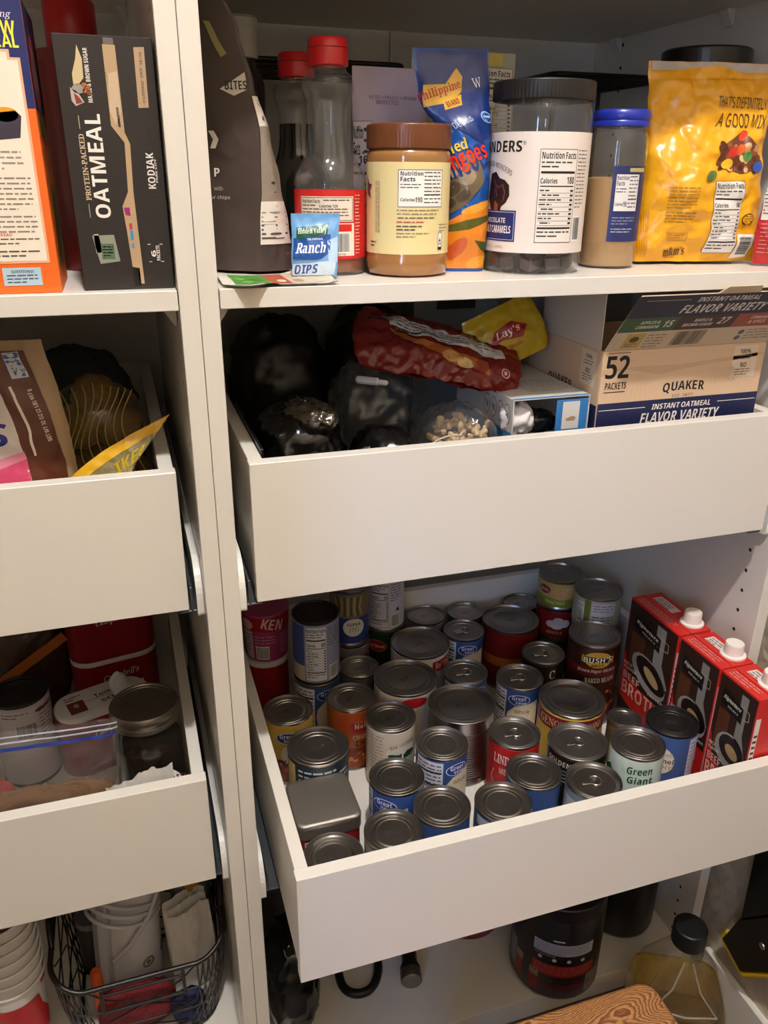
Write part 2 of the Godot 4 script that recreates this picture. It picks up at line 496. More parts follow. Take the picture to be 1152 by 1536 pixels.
var white_board: StandardMaterial3D
func cupboard():
	white_board = M("e4ded4", 0.3)
	var back := M("d6d5d2", 0.3)
	for side in 2:
		var x0 := 1.8 if side == 1 else -73.2
		var x1 := 73.3 if side == 1 else -1.8
		var at := Vector3((x0 + x1) / 2, -FLOOR, -29)
		var t := thing("wardrobe_frame", ["white wardrobe frame with one shelf and two closed drawers", "white wardrobe frame holding the pulled-out drawer full of cans"][side], "wardrobe", at)
		var xs := [[x0 - 1.8, x0], [x1, x1 + 1.8]]
		for e in xs:
			var xa: float = e[0]
			var xb: float = e[1]
			if side == 1 and xa < 2: xa += 0.03
			if side == 0 and xb > -1: xb -= 0.03
			panel(Vector3(xa, -FLOOR, -58), Vector3(xb, 114, 0), "side_panel", white_board, t, at)
		var mid := 37.1 if side == 1 else -37.5
		panel(Vector3(x0, -115, -58.5), Vector3(mid - 0.06, 113, -58), "back_panel", back, t, at)
		panel(Vector3(mid + 0.06, -115, -58.5), Vector3(x1, 113, -58), "back_panel", back, t, at)
		panel(Vector3(x0, -115, -58), Vector3(x1, -113.2, -0.1), "bottom_panel", white_board, t, at)
		panel(Vector3(x0, 112.2, -58), Vector3(x1, 114, -0.1), "top_panel", white_board, t, at)
		panel(Vector3(x0, -FLOOR, -4), Vector3(x1, -115, -2.4), "plinth", white_board, t, at)
		# rows of peg holes on the inner faces
		var g := G.new()
		for e in [[x0 + 0.02, 1.0], [x1 - 0.02, -1.0]]:
			for zz in [-3.7, -50.0]:
				for k in 66:
					var y: float = -38.25 + 3.2 * (k - 23)
					if y > 110: continue
					g.x = Transform3D(Basis(Vector3(0, 0, 1), -PI / 2 * e[1]), Vector3(e[0], y, zz) - at)
					g.lathe([Vector2(0.28, 0), Vector2(0, 0.01)], 10)
		mk(g, "peg_holes", M("161412", 0.9), t)
		# drawer rails: white cover strip and galvanised runner under each drawer
		var rails := [[-17.45, -0.9], [-60.75, -0.9]] if side == 1 else [[-18.21, -2.6], [-57.45, -2.4]]
		for r in rails:
			for s in [-1.0, 1.0]:
				if side == 1 and s > 0 and r[0] < -50.0: continue   # hidden behind the pulled-out drawer
				var w: float = x0 if s < 0 else x1
				var prof := PackedVector2Array([Vector2(50, 0), Vector2(0.5, 0)])
				for q in arc(0.5, 270, 180, 4, Vector2(0.5, 0.5)): prof.append(q)
				for q in arc(4.0, 180, 100, 8, Vector2(4.0, 2.2)): prof.append(q)
				prof.append(Vector2(50, 6.6))
				g = G.new()
				g.x = Transform3D(Basis(Vector3(0, 0, -1), Vector3(0, 1, 0), Vector3(1, 0, 0)), Vector3(w - s * 0.05 - (0.75 if s > 0 else 0.0), r[0] - 17.3, r[1]) - at)
				g.extrude(prof, 0, 0.75)
				mk(g, "rail_cover", M("eae6de", 0.4), t)
				g = G.new()
				g.box(Vector3(w - s * 1.75, r[0] - 17.0, r[1] - 26) - at, Vector3(1.9, 0.25, 50), 0.03)
				g.box(Vector3(w - s * 1.3, r[0] - 15.5, r[1] - 26) - at, Vector3(0.25, 3, 50), 0.03)
				mk(g, "runner", M("70757a", 0.45, 0.8), t)
	# shelves
	for e in [[1.9, 73.2, 0.0, "white shelf carrying the jars and bottles", 0], [-73.1, -1.9, 0.0, "white shelf carrying the baking mix and oatmeal boxes", 0],
			[1.9, 73.2, 31.83, "white shelf above the jars and bottles, underside in view", 1], [-73.1, -1.9, 31.83, "white shelf above the baking mix and oatmeal boxes", 1]]:
		var at := Vector3((e[0] + e[1]) / 2, e[2] - 1.83, -28.5)
		var t := thing("shelf", e[3], "shelf", at, 0.0)
		panel(Vector3(e[0], e[2] - 1.83, -57.5), Vector3(e[1], e[2], 0 if e[4] == 0 else -0.3), "board", white_board, t, at)
		for s in [-1.0, 1.0]:
			for zz in [-4.5, -51.0, -25.0]:
				if zz == -25.0 and e[4] == 0: continue
				var g := G.new()
				var xw: float = e[0] + 0.05 if s < 0 else e[1] - 0.05
				g.x = Transform3D(Basis.IDENTITY, Vector3(xw, e[2] - 1.86, zz) - at)
				g.extrude(PackedVector2Array([Vector2(0, 0), Vector2(-s * 1.3, 0), Vector2(-s * 1.3, -0.25), Vector2(-s * 0.2, -1.9), Vector2(0, -1.9)]), -0.8, 0.8)
				mk(g, "shelf_clip", M("d9d8d4", 0.35), t)

func drawers():
	for e in [[3.7, 67.6, -17.45, -0.35, 56.3, "upper white drawer of the wide frame, full of snack bags"], [4.2, 68.1, -60.75, 13.1, 59.8, "white drawer pulled far out, full of cans and broth cartons"],
			[-70.8, 67.3, -18.2, -2.2, 55.0, "upper closed white drawer with bagged food beside the frame post"], [-70.8, 67.3, -57.45, -1.9, 55.0, "lower closed white drawer with soup packs and a lidded jar"]]:
		var x0: float = e[0]
		var x1: float = x0 + e[1]
		var y: float = e[2]
		var z: float = e[3]
		var b: float = z - e[4]
		var at := Vector3((x0 + x1) / 2, y - 16, z - 28)
		var t := thing("drawer", e[5], "drawer", at)
		panel(Vector3(x0, y - 16, z - 1.6), Vector3(x1, y, z), "front", white_board, t, at)
		panel(Vector3(x0 + 0.15, y - 15.5, b + 1.6), Vector3(x0 + 1.65, y - 0.1, z - 1.63), "side", white_board, t, at)
		panel(Vector3(x1 - 1.65, y - 15.5, b + 1.6), Vector3(x1 - 0.15, y - 0.1, z - 1.63), "side", white_board, t, at)
		panel(Vector3(x0 + 0.15, y - 15.5, b), Vector3(x1 - 0.15, y - 0.1, b + 1.57), "back", white_board, t, at)
		panel(Vector3(x0 + 1.6, y - 15.1, b + 1.6), Vector3(x1 - 1.6, y - 14.55, z - 1.6), "base", white_board, t, at)

# ---------------------------------------------------------------- soft shapes
func prof(a: Array, v: float) -> float:
	var f: float = clamp(v, 0.0, 1.0) * (a.size() - 1)
	var i: int = min(int(f), a.size() - 2)
	var s: float = f - i
	return lerp(float(a[i]), float(a[i + 1]), s * s * (3.0 - 2.0 * s))
# bag of height h: half widths w[], half thicknesses d[], sideways drift xo[], forward drift zo[] from base to top
func pouch_fn(h: float, w: Array, d: Array, wr: float, wf: float, sd: float, xo := [0.0, 0.0], zo := [0.0, 0.0], pw := 0.6) -> Callable:
	return func(u: float, v: float, side: float) -> Vector3:
		var hw := prof(w, v)
		var e: float = max(0.0, 1.0 - u * u)
		var th := prof(d, v) * pow(e, pw)
		var x := u * hw
		var y := v * h
		var a: float = n3(x * wf + sd, y * wf, side * 7.0 + sd) + 0.6 * (0.35 - absf(n3(x * wf * 0.6 + sd * 2.0, y * wf * 0.45 + 3.0, side * 3.0)))
		var z := side * th + side * wr * a * minf(1.0, e * 3.0)
		return Vector3(x + prof(xo, v) + wr * 0.5 * n3(9.0 + sd, y * wf, u), y, z + prof(zo, v) + wr * 0.4 * n3(sd, y * wf, 2.0 + u * 0.7))
func pouch(t: Node, called: String, m: Material, f: Callable, nu := 30, nv := 40) -> MeshInstance3D:
	var g := G.new()
	for side in [1.0, -1.0]:
		var rows := []
		for j in nv + 1:
			var row := []
			for i in nu + 1: row.append(f.call(side * (2.0 * i / nu - 1.0), float(j) / nv, side))
			rows.append(row)
		g.grid(rows)
	return mk(g, called, m, t)
func on_pouch(f: Callable, h: float, w: Array, side := 1.0, lift := 0.05) -> Callable:
	return func(u, y, off):
		var v: float = clamp(y / h, 0.0, 1.0)
		var q: float = clamp(u / max(0.1, prof(w, v)), -1.0, 1.0)
		var p: Vector3 = f.call(q, v, side)
		var du: Vector3 = f.call(q + 0.03, v, side) - f.call(q - 0.03, v, side)
		var dv: Vector3 = f.call(q, v + 0.02, side) - f.call(q, v - 0.02, side)
		var m := du.cross(dv).normalized() * side
		return p + m * (lift + off * 1.5)
# crumpled lump with half sizes s
func lump(t: Node, called: String, m: Material, s: Vector3, at: Vector3, amp: float, fr: float, sd: float, pw := 0.8, nu := 40, nv := 24, turn := 0.0) -> MeshInstance3D:
	var g := G.new()
	g.x = Transform3D(Basis(Vector3.UP, turn), at)
	var rows := []
	for j in nv + 1:
		var ph := -PI / 2 + PI * j / nv
		var row := []
		for i in nu:
			var th := TAU * i / nu
			var c := Vector3(cos(ph) * sin(th), sin(ph), cos(ph) * cos(th))
			var q := Vector3(sign(c.x) * pow(absf(c.x), pw) * s.x, sign(c.y) * pow(absf(c.y), pw) * s.y, sign(c.z) * pow(absf(c.z), pw) * s.z)
			var k := 1.0 - absf(n3(q.x * fr + sd, q.y * fr, q.z * fr)) * 2.0 + 0.5 * n3(q.x * fr * 2.3, q.y * fr * 2.3 + sd, q.z * fr * 2.3)
			var pt := q + c * amp * k
			pt.y = maxf(pt.y, 0.05 - at.y)
			row.append(pt)
		rows.append(row)
	g.grid(rows, true)
	return mk(g, called, m, t)
# box thing in shelf space; returns the node (origin at the middle of its base)
func carton(called: String, label: String, cat: String, a: Vector3, b: Vector3, m: Material, group := "") -> Array:
	var at := Vector3((a.x + b.x) / 2, a.y, (a.z + b.z) / 2)
	var t := thing(called, label, cat, at, 0.0, group)
	panel(a, b, "body", m, t, at)
	return [t, at]
func front_print(t: Node, at: Vector3, z: float, p: Print, rough := 0.5):
	mk(p.emit(on_face(Vector3(0, 0, z) - at, Vector3.RIGHT, Vector3.UP)), "print", ink_mat(rough), t)

# ---------------------------------------------------------------- the main shelf
func shelf_things():
	cornmeal_box()
	oatmeal_box()
	syrup(Vector3(15.3, 0.02, -10.8), to_eye(15.3, -10.8), "clear syrup bottle with red cap and a little syrup left", 0)
	syrup(Vector3(14.6, 0.02, -22.5), 20.0, "full dark syrup bottle with red cap behind the nearly empty one", 1)
	peanut_butter()
	caramel_jar()
	spread_jar()
	brown_pouch()
	seasoning_packets()
	back_pouches()
	mango_bag()
	candy_bag()
	racks()
	# red canister behind the oatmeal box
	var t := thing("canister", "red round canister standing behind the oatmeal box", "canister", Vector3(-8.6, 0.02, -21.0))
	var g := G.new()
	g.lathe([Vector2(0, 0), Vector2(3.6, 0), Vector2(3.7, 0.2), Vector2(3.7, 21), Vector2(2.0, 21)], 28)
	mk(g, "body", M("7a1418", 0.4), t)
	g = G.new()
	g.lathe([Vector2(2.4, 21.0), Vector2(2.5, 21.2), Vector2(2.5, 25.2), Vector2(2.2, 25.6), Vector2(0, 25.6)], 28)
	mk(g, "cap", M("b01822", 0.35), t)

func cornmeal_box():
	var r := carton("baking_mix_box", "orange and navy baking mix box with cream recipe panel", "box", Vector3(-27, 0.02, -12.4), Vector3(-11.72, 22.4, -1.1), M("ea6a1c", 0.5))
	var t: Node3D = r[0]
	var at: Vector3 = r[1]
	var p := pnew()
	p.rect(-27, 15.2, -11.74, 22.38, "1c2560"); p.poly([[-27, 13.5], [-12.6, 14.6], [-11.74, 14.6], [-11.74, 15.3], [-27, 15.3]], "1c2560")
	p.ly = 1
	p.poly([[-26, 2.55], [-12.35, 2.55], [-12.35, 18.2], [-13.1, 18.2], [-13.1, 18.75], [-26, 18.75]], "f1b48e")
	p.ly = 2
	p.poly([[-26, 2.75], [-12.55, 2.75], [-12.55, 18.0], [-13.3, 18.0], [-13.3, 18.55], [-26, 18.55]], "f3e8d6")
	p.rect(-16.3, 0.7, -13.2, 2.2, "b6cfe0")
	p.ly = 3
	p.text("YELLOW", -14.7, 20.25, 4.6, 0.95, "f6ec4a"); p.text("CORN MEAL", -15.3, 19.35, 6.0, 0.95, "f6ec4a")
	p.text("self-rising", -14.2, 21.1, 3.2, 0.6, "e8e0f0", 0.0, "s", 0.3)
	p.poly([[-15, 12.2], [-13.2, 12.4], [-12.9, 14.0], [-13.3, 14.4], [-15, 14.2]], "3a3444"); p.ell(-14.1, 14.1, 1.0, 0.55, "e7a02a")
	p.fine(-17, 16.6, 3.4, 1, 0.3, "d8502a", 0.5, 4)
	p.fine(-17, 11.4, 3.8, 4, 0.42, "9a8e84", 0.45, 1)
	p.fine(-17, 9.4, 4.1, 7, 0.4, "8a7e74", 0.45, 2); p.fine(-17, 6.4, 4.2, 4, 0.4, "8a7e74", 0.45, 3)
	p.text("BREAD", -15.6, 4.9, 1.1, 0.25, "d8502a"); p.fine(-17, 4.6, 4.2, 2, 0.36, "5a5048", 0.45, 6)
	p.fine(-17, 3.6, 4.3, 2, 0.36, "3a322c", 0.5, 5)
	p.text("QUESTIONS?", -14.7, 1.85, 1.8, 0.28, "24324a"); p.fine(-16.0, 1.6, 2.6, 3, 0.28, "24324a", 0.5, 8)
	front_print(t, at, -1.1, p)
	p = pnew()   # right side face, u = -z
	p.rect(1.1, 14.6, 12.4, 22.38, "1a2156")
	p.ly = 1
	p.ell(6, 17.5, 3.4, 3.0, "a8505a"); p.ell(6.5, 17.9, 2.2, 1.8, "e8d8c8"); p.poly([[3, 13.0], [9, 12.4], [9.5, 14.2], [3, 14.4]], "6a7030")
	p.rect(3, 2.5, 9, 11, "d8762c"); p.poly([[3.5, 2], [11, 2], [11, 8], [6, 9]], "6c7a3c")
	mk(p.emit(on_face(Vector3(-11.72, 0, 0) - at, Vector3(0, 0, -1), Vector3.UP)), "side_print", ink_mat(), t)

func oatmeal_box():
	var r := carton("oatmeal_packet_box", "black oatmeal box with torn tan strip, white lettering on end", "box", Vector3(-9.85, 0.02, -16.5), Vector3(-2.0, 20.15, -1.7), M("262120", 0.42))
	var t: Node3D = r[0]
	var at: Vector3 = r[1]
	var p := pnew()
	# torn tear strip: bare tan board with a dark opening below
	p.poly([[-6.0, 19.5], [-5.0, 19.5], [-4.95, 13.0], [-4.6, 12.1], [-4.75, 8.2], [-4.6, 0.5], [-5.0, 0.5], [-5.1, 1.9], [-5.5, 2.0], [-5.65, 5], [-5.8, 7.1], [-5.2, 8.3], [-5.05, 12.2], [-6.0, 13.5]], "b79a78")
	p.rect(-5.9, 19.5, -5.1, 20.0, "6a6460")
	p.rect(-5.5, 0.3, -4.9, 1.9, "0c0a0a")
	p.poly([[-3.55, 19.4], [-2.7, 19.45], [-2.76, 14.95], [-3.6, 14.9]], "b89a7c")
	p.ly = 1
	p.poly([[-5.8, 17.4], [-5.05, 17.6], [-5.05, 14.6], [-5.6, 13.6], [-5.95, 14.6]], "c9b094"); p.poly([[-5.45, 14.9], [-5.25, 14.9], [-5.2, 13.4], [-5.4, 13.4]], "3a2e26")
	p.poly([[-5.7, 7.0], [-5.2, 7.0], [-5.2, 6.3], [-5.6, 6.4]], "9a2a70"); p.rect(-5.4, 5.2, -5.15, 5.7, "c0304a"); p.rect(-5.4, 4.3, -5.15, 5.1, "3f8fc0"); p.rect(-5.35, 3.6, -5.15, 4.0, "3f8fc0")
	p.text("OATMEAL", -7.45, 10.25, 8.2, 1.25, "efe9e0", PI / 2, "b")
	p.text("PROTEIN-PACKED", -8.5, 10.2, 5.2, 0.42, "d9c4a4", PI / 2, "S")
	p.rect(-8.55, 13.2, -8.5, 14.2, "c9b89c"); p.rect(-8.6, 6.2, -8.55, 7.3, "c9b89c")
	p.text("MAPLE & BROWN SUGAR", -7.4, 17.2, 4.0, 0.34, "efe9e0", PI / 2)
	p.poly([[-8.0, 19.4], [-7.7, 18.4], [-7.75, 17.0], [-8.2, 16.5], [-8.6, 16.5], [-8.6, 17.3], [-8.2, 18.4]], "cdb98e"); p.ell(-8.25, 16.2, 0.5, 0.35, "9c958c")
	p.poly([[-8.9, 16.3], [-8.3, 15.9], [-7.9, 15.2], [-8.6, 14.9], [-8.9, 15.3]], "b9aaa4")
	for q in [[-7.75, 16.5], [-7.5, 16.3], [-7.75, 16.05], [-7.45, 15.9]]: p.rect(q[0] - 0.17, q[1] - 0.15, q[0] + 0.17, q[1] + 0.15, "b96a3a")
	p.text("KODIAK", -3.1, 10.0, 2.9, 0.62, "efe9e0", PI / 2)
	p.text("PARK CITY", -2.65, 10.0, 1.9, 0.16, "efe9e0", PI / 2)
	p.text("6", -3.55, 3.1, 0.55, 0.4, "efe9e0", PI / 2); p.text("PACKETS", -3.15, 3.15, 1.3, 0.32, "efe9e0", PI / 2)
	for q in [[-4.0, 2.4, 1], [-4.0, 3.9, 1], [-2.7, 2.4, -1], [-2.7, 3.9, -1]]:
		p.rect(q[0], q[1] - 0.03, q[0] + q[2] * 0.25, q[1] + 0.03, "efe9e0")
	p.poly([[-8.65, 4.7], [-6.8, 4.75], [-6.5, 2.5], [-8.2, 2.3]], "8f9384"); p.poly([[-8.5, 4.8], [-8.1, 4.85], [-7.9, 3.3], [-8.45, 3.2]], "b9b6a4")
	p.ly = 2
	p.rect(-8.0, 2.7, -6.9, 4.0, "566a52"); p.fine(-7.9, 3.8, 0.9, 4, 0.25, "e4e4d8", 0.5, 3); p.poly([[-9.0 + 0.35, 15.9], [-8.3, 15.6], [-8.05, 15.2], [-8.55, 15.05]], "8c3a30")
	p.text("01LEK0022 2VCP", -3.1, 16.6, 2.6, 0.22, "4a3424", PI / 2, "m"); p.text("18:16", -3.05, 18.6, 0.9, 0.22, "4a3424", PI / 2, "m")
	p.fine(-3.5, 15.3, 0.1, 1, 0.1, "4a3424")
	# faint topographic contour lines printed on the black board
	for k in 9:
		var c := Vector2([-8.6, -7.0, -3.0, -6.8, -8.8, -3.2, -7.4, -2.7, -9.0][k], [1.4, 2.0, 13.0, 17.0, 11.5, 4.4, 6.0, 7.0, 6.8][k])
		for rr in [0.35, 0.6, 0.9]:
			var q := []
			for i in 15: q.append([clamp(c.x + cos(i * TAU / 14) * rr * (1.0 + 0.4 * n3(c.x, c.y, i * 0.5)), -9.8, -2.05), clamp(c.y + sin(i * TAU / 14) * rr * 1.4 * (1.0 + 0.4 * n3(c.y, i * 0.5, c.x)), 0.1, 20.0)])
			p.ly = 0
			p.path(q, 0.025, "3b3533")
	front_print(t, at, -1.7, p, 0.42)

func ribbed(profile: Array, ribs: int, amp: Callable, seg := 96) -> G:
	var g := G.new()
	var rows := []
	for q in profile:
		var row := []
		for i in seg:
			var a := TAU * i / seg
			var rr: float = q.x * (1.0 - amp.call(q.y) * (0.5 + 0.5 * cos(a * ribs)))
			row.append(Vector3(sin(a) * rr, q.y, cos(a) * rr))
		rows.append(row)
	g.grid(rows, true)
	return g
func screw_cap(t: Node, called: String, r: float, y0: float, y1: float, m: Material, ribs := 60, amp := 0.02, inset := 0.2) -> MeshInstance3D:
	var g := ribbed([Vector2(r * 0.97, y0), Vector2(r, y0 + 0.08), Vector2(r, y1 - inset), Vector2(r - inset * 0.4, y1 - inset * 0.35), Vector2(r - inset, y1)], ribs, func(y): return amp if y < y1 - inset * 1.1 else 0.0, ribs * 4)
	g.lathe([Vector2(r - inset, y1), Vector2(0, y1 - 0.02)], 32)
	return mk(g, called, m, t)

func syrup(at: Vector3, turn: float, label: String, kind: int):
	var t := thing("syrup_bottle", label, "bottle", at, turn)
	var pr := []
	for q in [[0.0, 0.0], [3.3, 0.0], [3.65, 0.35], [3.75, 0.9], [3.7, 1.5], [3.7, 8.6], [3.78, 9.0], [3.6, 9.7], [3.1, 10.6], [2.65, 11.4], [2.4, 12.2], [2.22, 13.4], [2.15, 14.8], [2.2, 16.2], [2.35, 17.0], [2.6, 17.6], [2.65, 18.2], [2.4, 18.8], [1.85, 19.2], [1.75, 19.5], [1.75, 20.3]]: pr.append(Vector2(q[0], q[1]))
	mk(ribbed(pr, 14, func(y): return 0.05 if y > 11.0 and y < 17.0 else 0.0, 84), "bottle", film("dfe6ea", 0.04, 0.05), t)
	var g := G.new()
	g.lathe([Vector2(1.78, 19.6), Vector2(2.02, 19.7), Vector2(2.02, 21.2), Vector2(2.0, 21.25), Vector2(2.0, 21.85), Vector2(1.8, 22.1), Vector2(0, 22.1)], 36)
	var cap := mk(g, "cap", M("c41620", 0.28), t)
	g = G.new()
	g.lathe([Vector2(2.03, 21.15), Vector2(2.06, 21.2), Vector2(2.03, 21.25)], 36)
	mk(g, "cap_seam", M("8e0f18", 0.4), cap)
	g = G.new()
	var top := 1.4 if kind == 0 else 15.0
	var sp := [Vector2(0, 0.12)]
	for q in pr:
		if q.y > 0.1 and q.y < top: sp.append(Vector2(q.x * 0.96, q.y))
	sp.append(Vector2((sp[-1] as Vector2).x, top)); sp.append(Vector2(0, top))
	g.lathe(sp, 32)
	mk(g, "syrup", M("7a3f0c" if kind == 0 else "140b08", 0.1), t)
	if kind == 1: return
	g = G.new()
	g.lathe([Vector2(3.72, 1.7), Vector2(3.76, 1.7), Vector2(3.76, 8.35), Vector2(3.72, 8.35)], 48)
	mk(g, "paper_label", M("cf2420", 0.4), t)
	var p := pnew()
	p.rect(-3.4, 5.35, 2.5, 7.75, "e9dccb"); p.rect(-3.4, 2.0, 2.6, 5.2, "e9dccb")
	p.ly = 1
	p.frame(-3.3, 5.45, 2.4, 7.65, 0.05, "2a1a16")
	p.text("Nutrition Facts", -2.1, 7.3, 2.1, 0.36, "1c1412"); p.text("Calories 120", -0.2, 6.85, 1.9, 0.3, "1c1412")
	p.fine(-0.7, 7.45, 2.9, 1, 0.3, "3a2a22", 0.5, 2); p.fine(-3.15, 6.95, 1.8, 1, 0.3, "3a2a22", 0.5, 3); p.fine(-3.15, 6.6, 5.3, 4, 0.3, "4a382e", 0.5, 4)
	p.rect(-0.4, 4.4, 2.3, 5.1, "cf2420"); p.fine(-3.2, 5.0, 2.6, 2, 0.3, "3a2a22", 0.5, 6)
	p.barcode(0.5, 2.4, 1.5, 1.8); p.text("60716", 1.0, 2.15, 1.1, 0.22, "1c1412", 0.0, "r")
	p.fine(2.75, 7.9, 0.7, 18, 0.33, "f0c0b0", 0.4, 8)
	mk(p.emit(on_cyl(3.76), 0.6), "print", ink_mat(0.4), t)

func peanut_butter():
	var t := thing("peanut_butter_jar", "peanut butter jar with brown lid and cream paper label", "jar", Vector3(22.9, 0.02, -7.8), to_eye(22.9, -7.8))
	var g := G.new()
	g.lathe([Vector2(0, 0.1), Vector2(3.6, 0), Vector2(4.1, 0.25), Vector2(4.35, 0.9), Vector2(4.38, 1.7), Vector2(4.3, 2.0), Vector2(4.3, 11.2), Vector2(4.32, 11.5), Vector2(4.2, 11.95), Vector2(3.9, 12.3), Vector2(0, 12.4)], 48)
	mk(g, "jar", M("9a6a3c", 0.16, 0.0, {"clearcoat_enabled": true, "clearcoat": 0.6, "clearcoat_roughness": 0.05}), t)
	screw_cap(t, "lid", 4.32, 12.2, 14.5, M("6a3a1e", 0.3), 80, 0.008)
	g = G.new()
	g.lathe([Vector2(4.3, 2.3), Vector2(4.34, 2.3), Vector2(4.34, 11.0), Vector2(4.3, 11.0)], 48)
	mk(g, "paper_label", M("e6d49a", 0.4), t)
	var p := pnew()
	p.facts(-1.0, 6.85, 4.9, 3.45, "190", "f4f0e6", "201a2a", true)
	p.ly = 1
	p.text("SEE NUTRITION INFORMATION FOR", -3.2, 6.8, 4.9, 0.26, "5a4a3a", -PI / 2, "r"); p.text("FAT AND SATURATED FAT CONTENT", -3.55, 6.8, 4.9, 0.26, "5a4a3a", -PI / 2, "r")
	p.fine(-1.1, 6.6, 4.6, 2, 0.34, "8a7a58", 0.5, 2); p.fine(-1.0, 5.9, 4.4, 1, 0.34, "6a5a40", 0.6, 3); p.fine(-1.1, 5.5, 4.6, 1, 0.32, "c0402a", 0.55, 4)
	p.fine(-1.1, 5.1, 2.9, 2, 0.32, "4a4036", 0.6, 5); p.fine(-1.1, 4.4, 3.4, 2, 0.32, "8a7a58", 0.45, 6); p.fine(3.6, 5.2, 1.4, 3, 0.3, "8a7a58", 0.45, 7)
	p.fine(-4.5, 3.5, 1.0, 2, 0.35, "3a3024", 0.6, 8)
	p.rect(3.5, 2.7, 4.1, 4.4, "f2f0ea")
	p.poly([[-5.4, 9.7], [-4.9, 9.0], [-4.3, 8.9], [-4.7, 8.3], [-4.5, 7.6], [-5.4, 8.0]], "6a3038")
	p.ly = 2
	p.frame(3.5, 2.7, 4.1, 4.4, 0.05, "2a2a2a"); p.rect(3.5, 2.7, 4.1, 3.0, "1a1a1a")
	p.poly([[3.65, 3.5], [3.95, 3.5], [3.8, 3.9]], "1a1a1a"); p.poly([[3.6, 3.2], [3.78, 3.2], [3.7, 3.45]], "1a1a1a"); p.poly([[3.84, 3.2], [4.0, 3.2], [3.9, 3.45]], "1a1a1a")
	mk(p.emit(on_cyl(4.34), 0.7), "print", ink_mat(0.45), t)

func caramel_jar():
	var t := thing("caramel_jar", "large clear jar of chocolate caramels with black ribbed lid", "jar", Vector3(37.6, 0.02, -7.4), to_eye(37.6, -7.4))
	var g := G.new()
	g.lathe([Vector2(0, 0.15), Vector2(4.6, 0.0), Vector2(5.1, 0.35), Vector2(5.28, 1.0), Vector2(5.28, 15.6), Vector2(5.2, 16.1), Vector2(5.02, 16.5), Vector2(5.02, 17.4)], 56)
	mk(g, "jar", film("d8dde2", 0.03, 0.05), t)
	screw_cap(t, "lid", 5.3, 16.95, 18.75, M("1a1818", 0.4), 84, 0.012, 0.15)
	g = G.new()
	g.lathe([Vector2(5.28, 2.25), Vector2(5.33, 2.25), Vector2(5.33, 13.95), Vector2(5.28, 13.95)], 56)
	mk(g, "paper_label", M("e9ddd4", 0.45), t)
	var r := RandomNumberGenerator.new()
	r.seed = 4
	for k in 12:   # caramels on the jar floor
		var a := TAU * k / 9.0
		var d := 3.5 if k < 9 else 1.1
		if k >= 9: a = TAU * k / 3.0
		g = G.new()
		g.x = Transform3D(Basis.from_euler(Vector3(r.randf_range(-0.3, 0.3), r.randf() * 3.0, r.randf_range(-0.3, 0.3))), Vector3(sin(a) * d, 1.15, cos(a) * d))
		g.box(Vector3.ZERO, Vector3(2.1, 1.6, 1.7), 0.25)
		mk(g, "caramel", noisy_once("caramel", "2a1712", "4e3128", 0.05, Vector3(12, 12, 12), 0.35), t)
	var p := pnew()
	p.text("SANDERS", -5.0, 12.6, 6.4, 1.05, "1c1816"); p.text("®", -1.55, 12.9, 0.35, 0.35, "6a6460", 0.0, "r")
	p.text("BATCH WONDERS", -4.9, 10.5, 4.4, 0.5, "2a2422", -0.22, "r", 0.0, 0.35)
	p.poly([[-6.0, 10.0], [-5.0, 10.2], [-4.4, 9.6], [-3.6, 9.4], [-3.0, 8.9], [-2.9, 7.9], [-3.3, 7.2], [-3.9, 6.8], [-4.2, 5.9], [-4.9, 5.7], [-5.6, 6.2], [-6.4, 7.6]], "2e1510")
	p.ly = 1
	p.poly([[-5.0, 7.4], [-4.4, 7.0], [-4.5, 6.2], [-5.1, 6.4]], "8a4a34"); p.path([[-5.4, 9.5], [-4.6, 8.6], [-4.0, 8.9]], 0.18, "6a3a2c"); p.path([[-3.9, 9.0], [-3.5, 8.2], [-3.7, 7.4]], 0.14, "7a4a3c"); p.path([[-5.0, 8.6], [-4.6, 7.8]], 0.14, "7a4a3c")
	p.rect(-8, 3.35, -2.0, 6.45, "1d2a66")
	p.ly = 2
	p.frame(-7.8, 3.5, -2.15, 6.3, 0.05, "cfd4ea")
	p.text("CHOCOLATE", -5.0, 5.45, 3.6, 0.5, "f2ecea"); p.text("SEA SALT CARAMELS", -5.1, 4.55, 5.2, 0.75, "f2ecea")
	p.text("36 OZ (1.02KG)", -4.9, 2.75, 3.0, 0.35, "8a8078", 0.0, "r")
	p.ly = 0
	p.facts(0.1, 3.35, 4.2, 9.0, "180", "ece2d8")
	p.fine(4.5, 12.3, 1.6, 16, 0.36, "6a625c", 0.45, 3); p.barcode(4.6, 3.6, 1.0, 2.2)
	mk(p.emit(on_cyl(5.33), 0.8), "print", ink_mat(0.5), t)
func noisy_once(key: String, k0: String, k1: String, fr: float, sc: Vector3, rough := 0.5, nrm := 0.0) -> StandardMaterial3D:
	if not mats.has(key): mats[key] = noisy(k0, k1, fr, sc, rough, nrm)
	return mats[key]

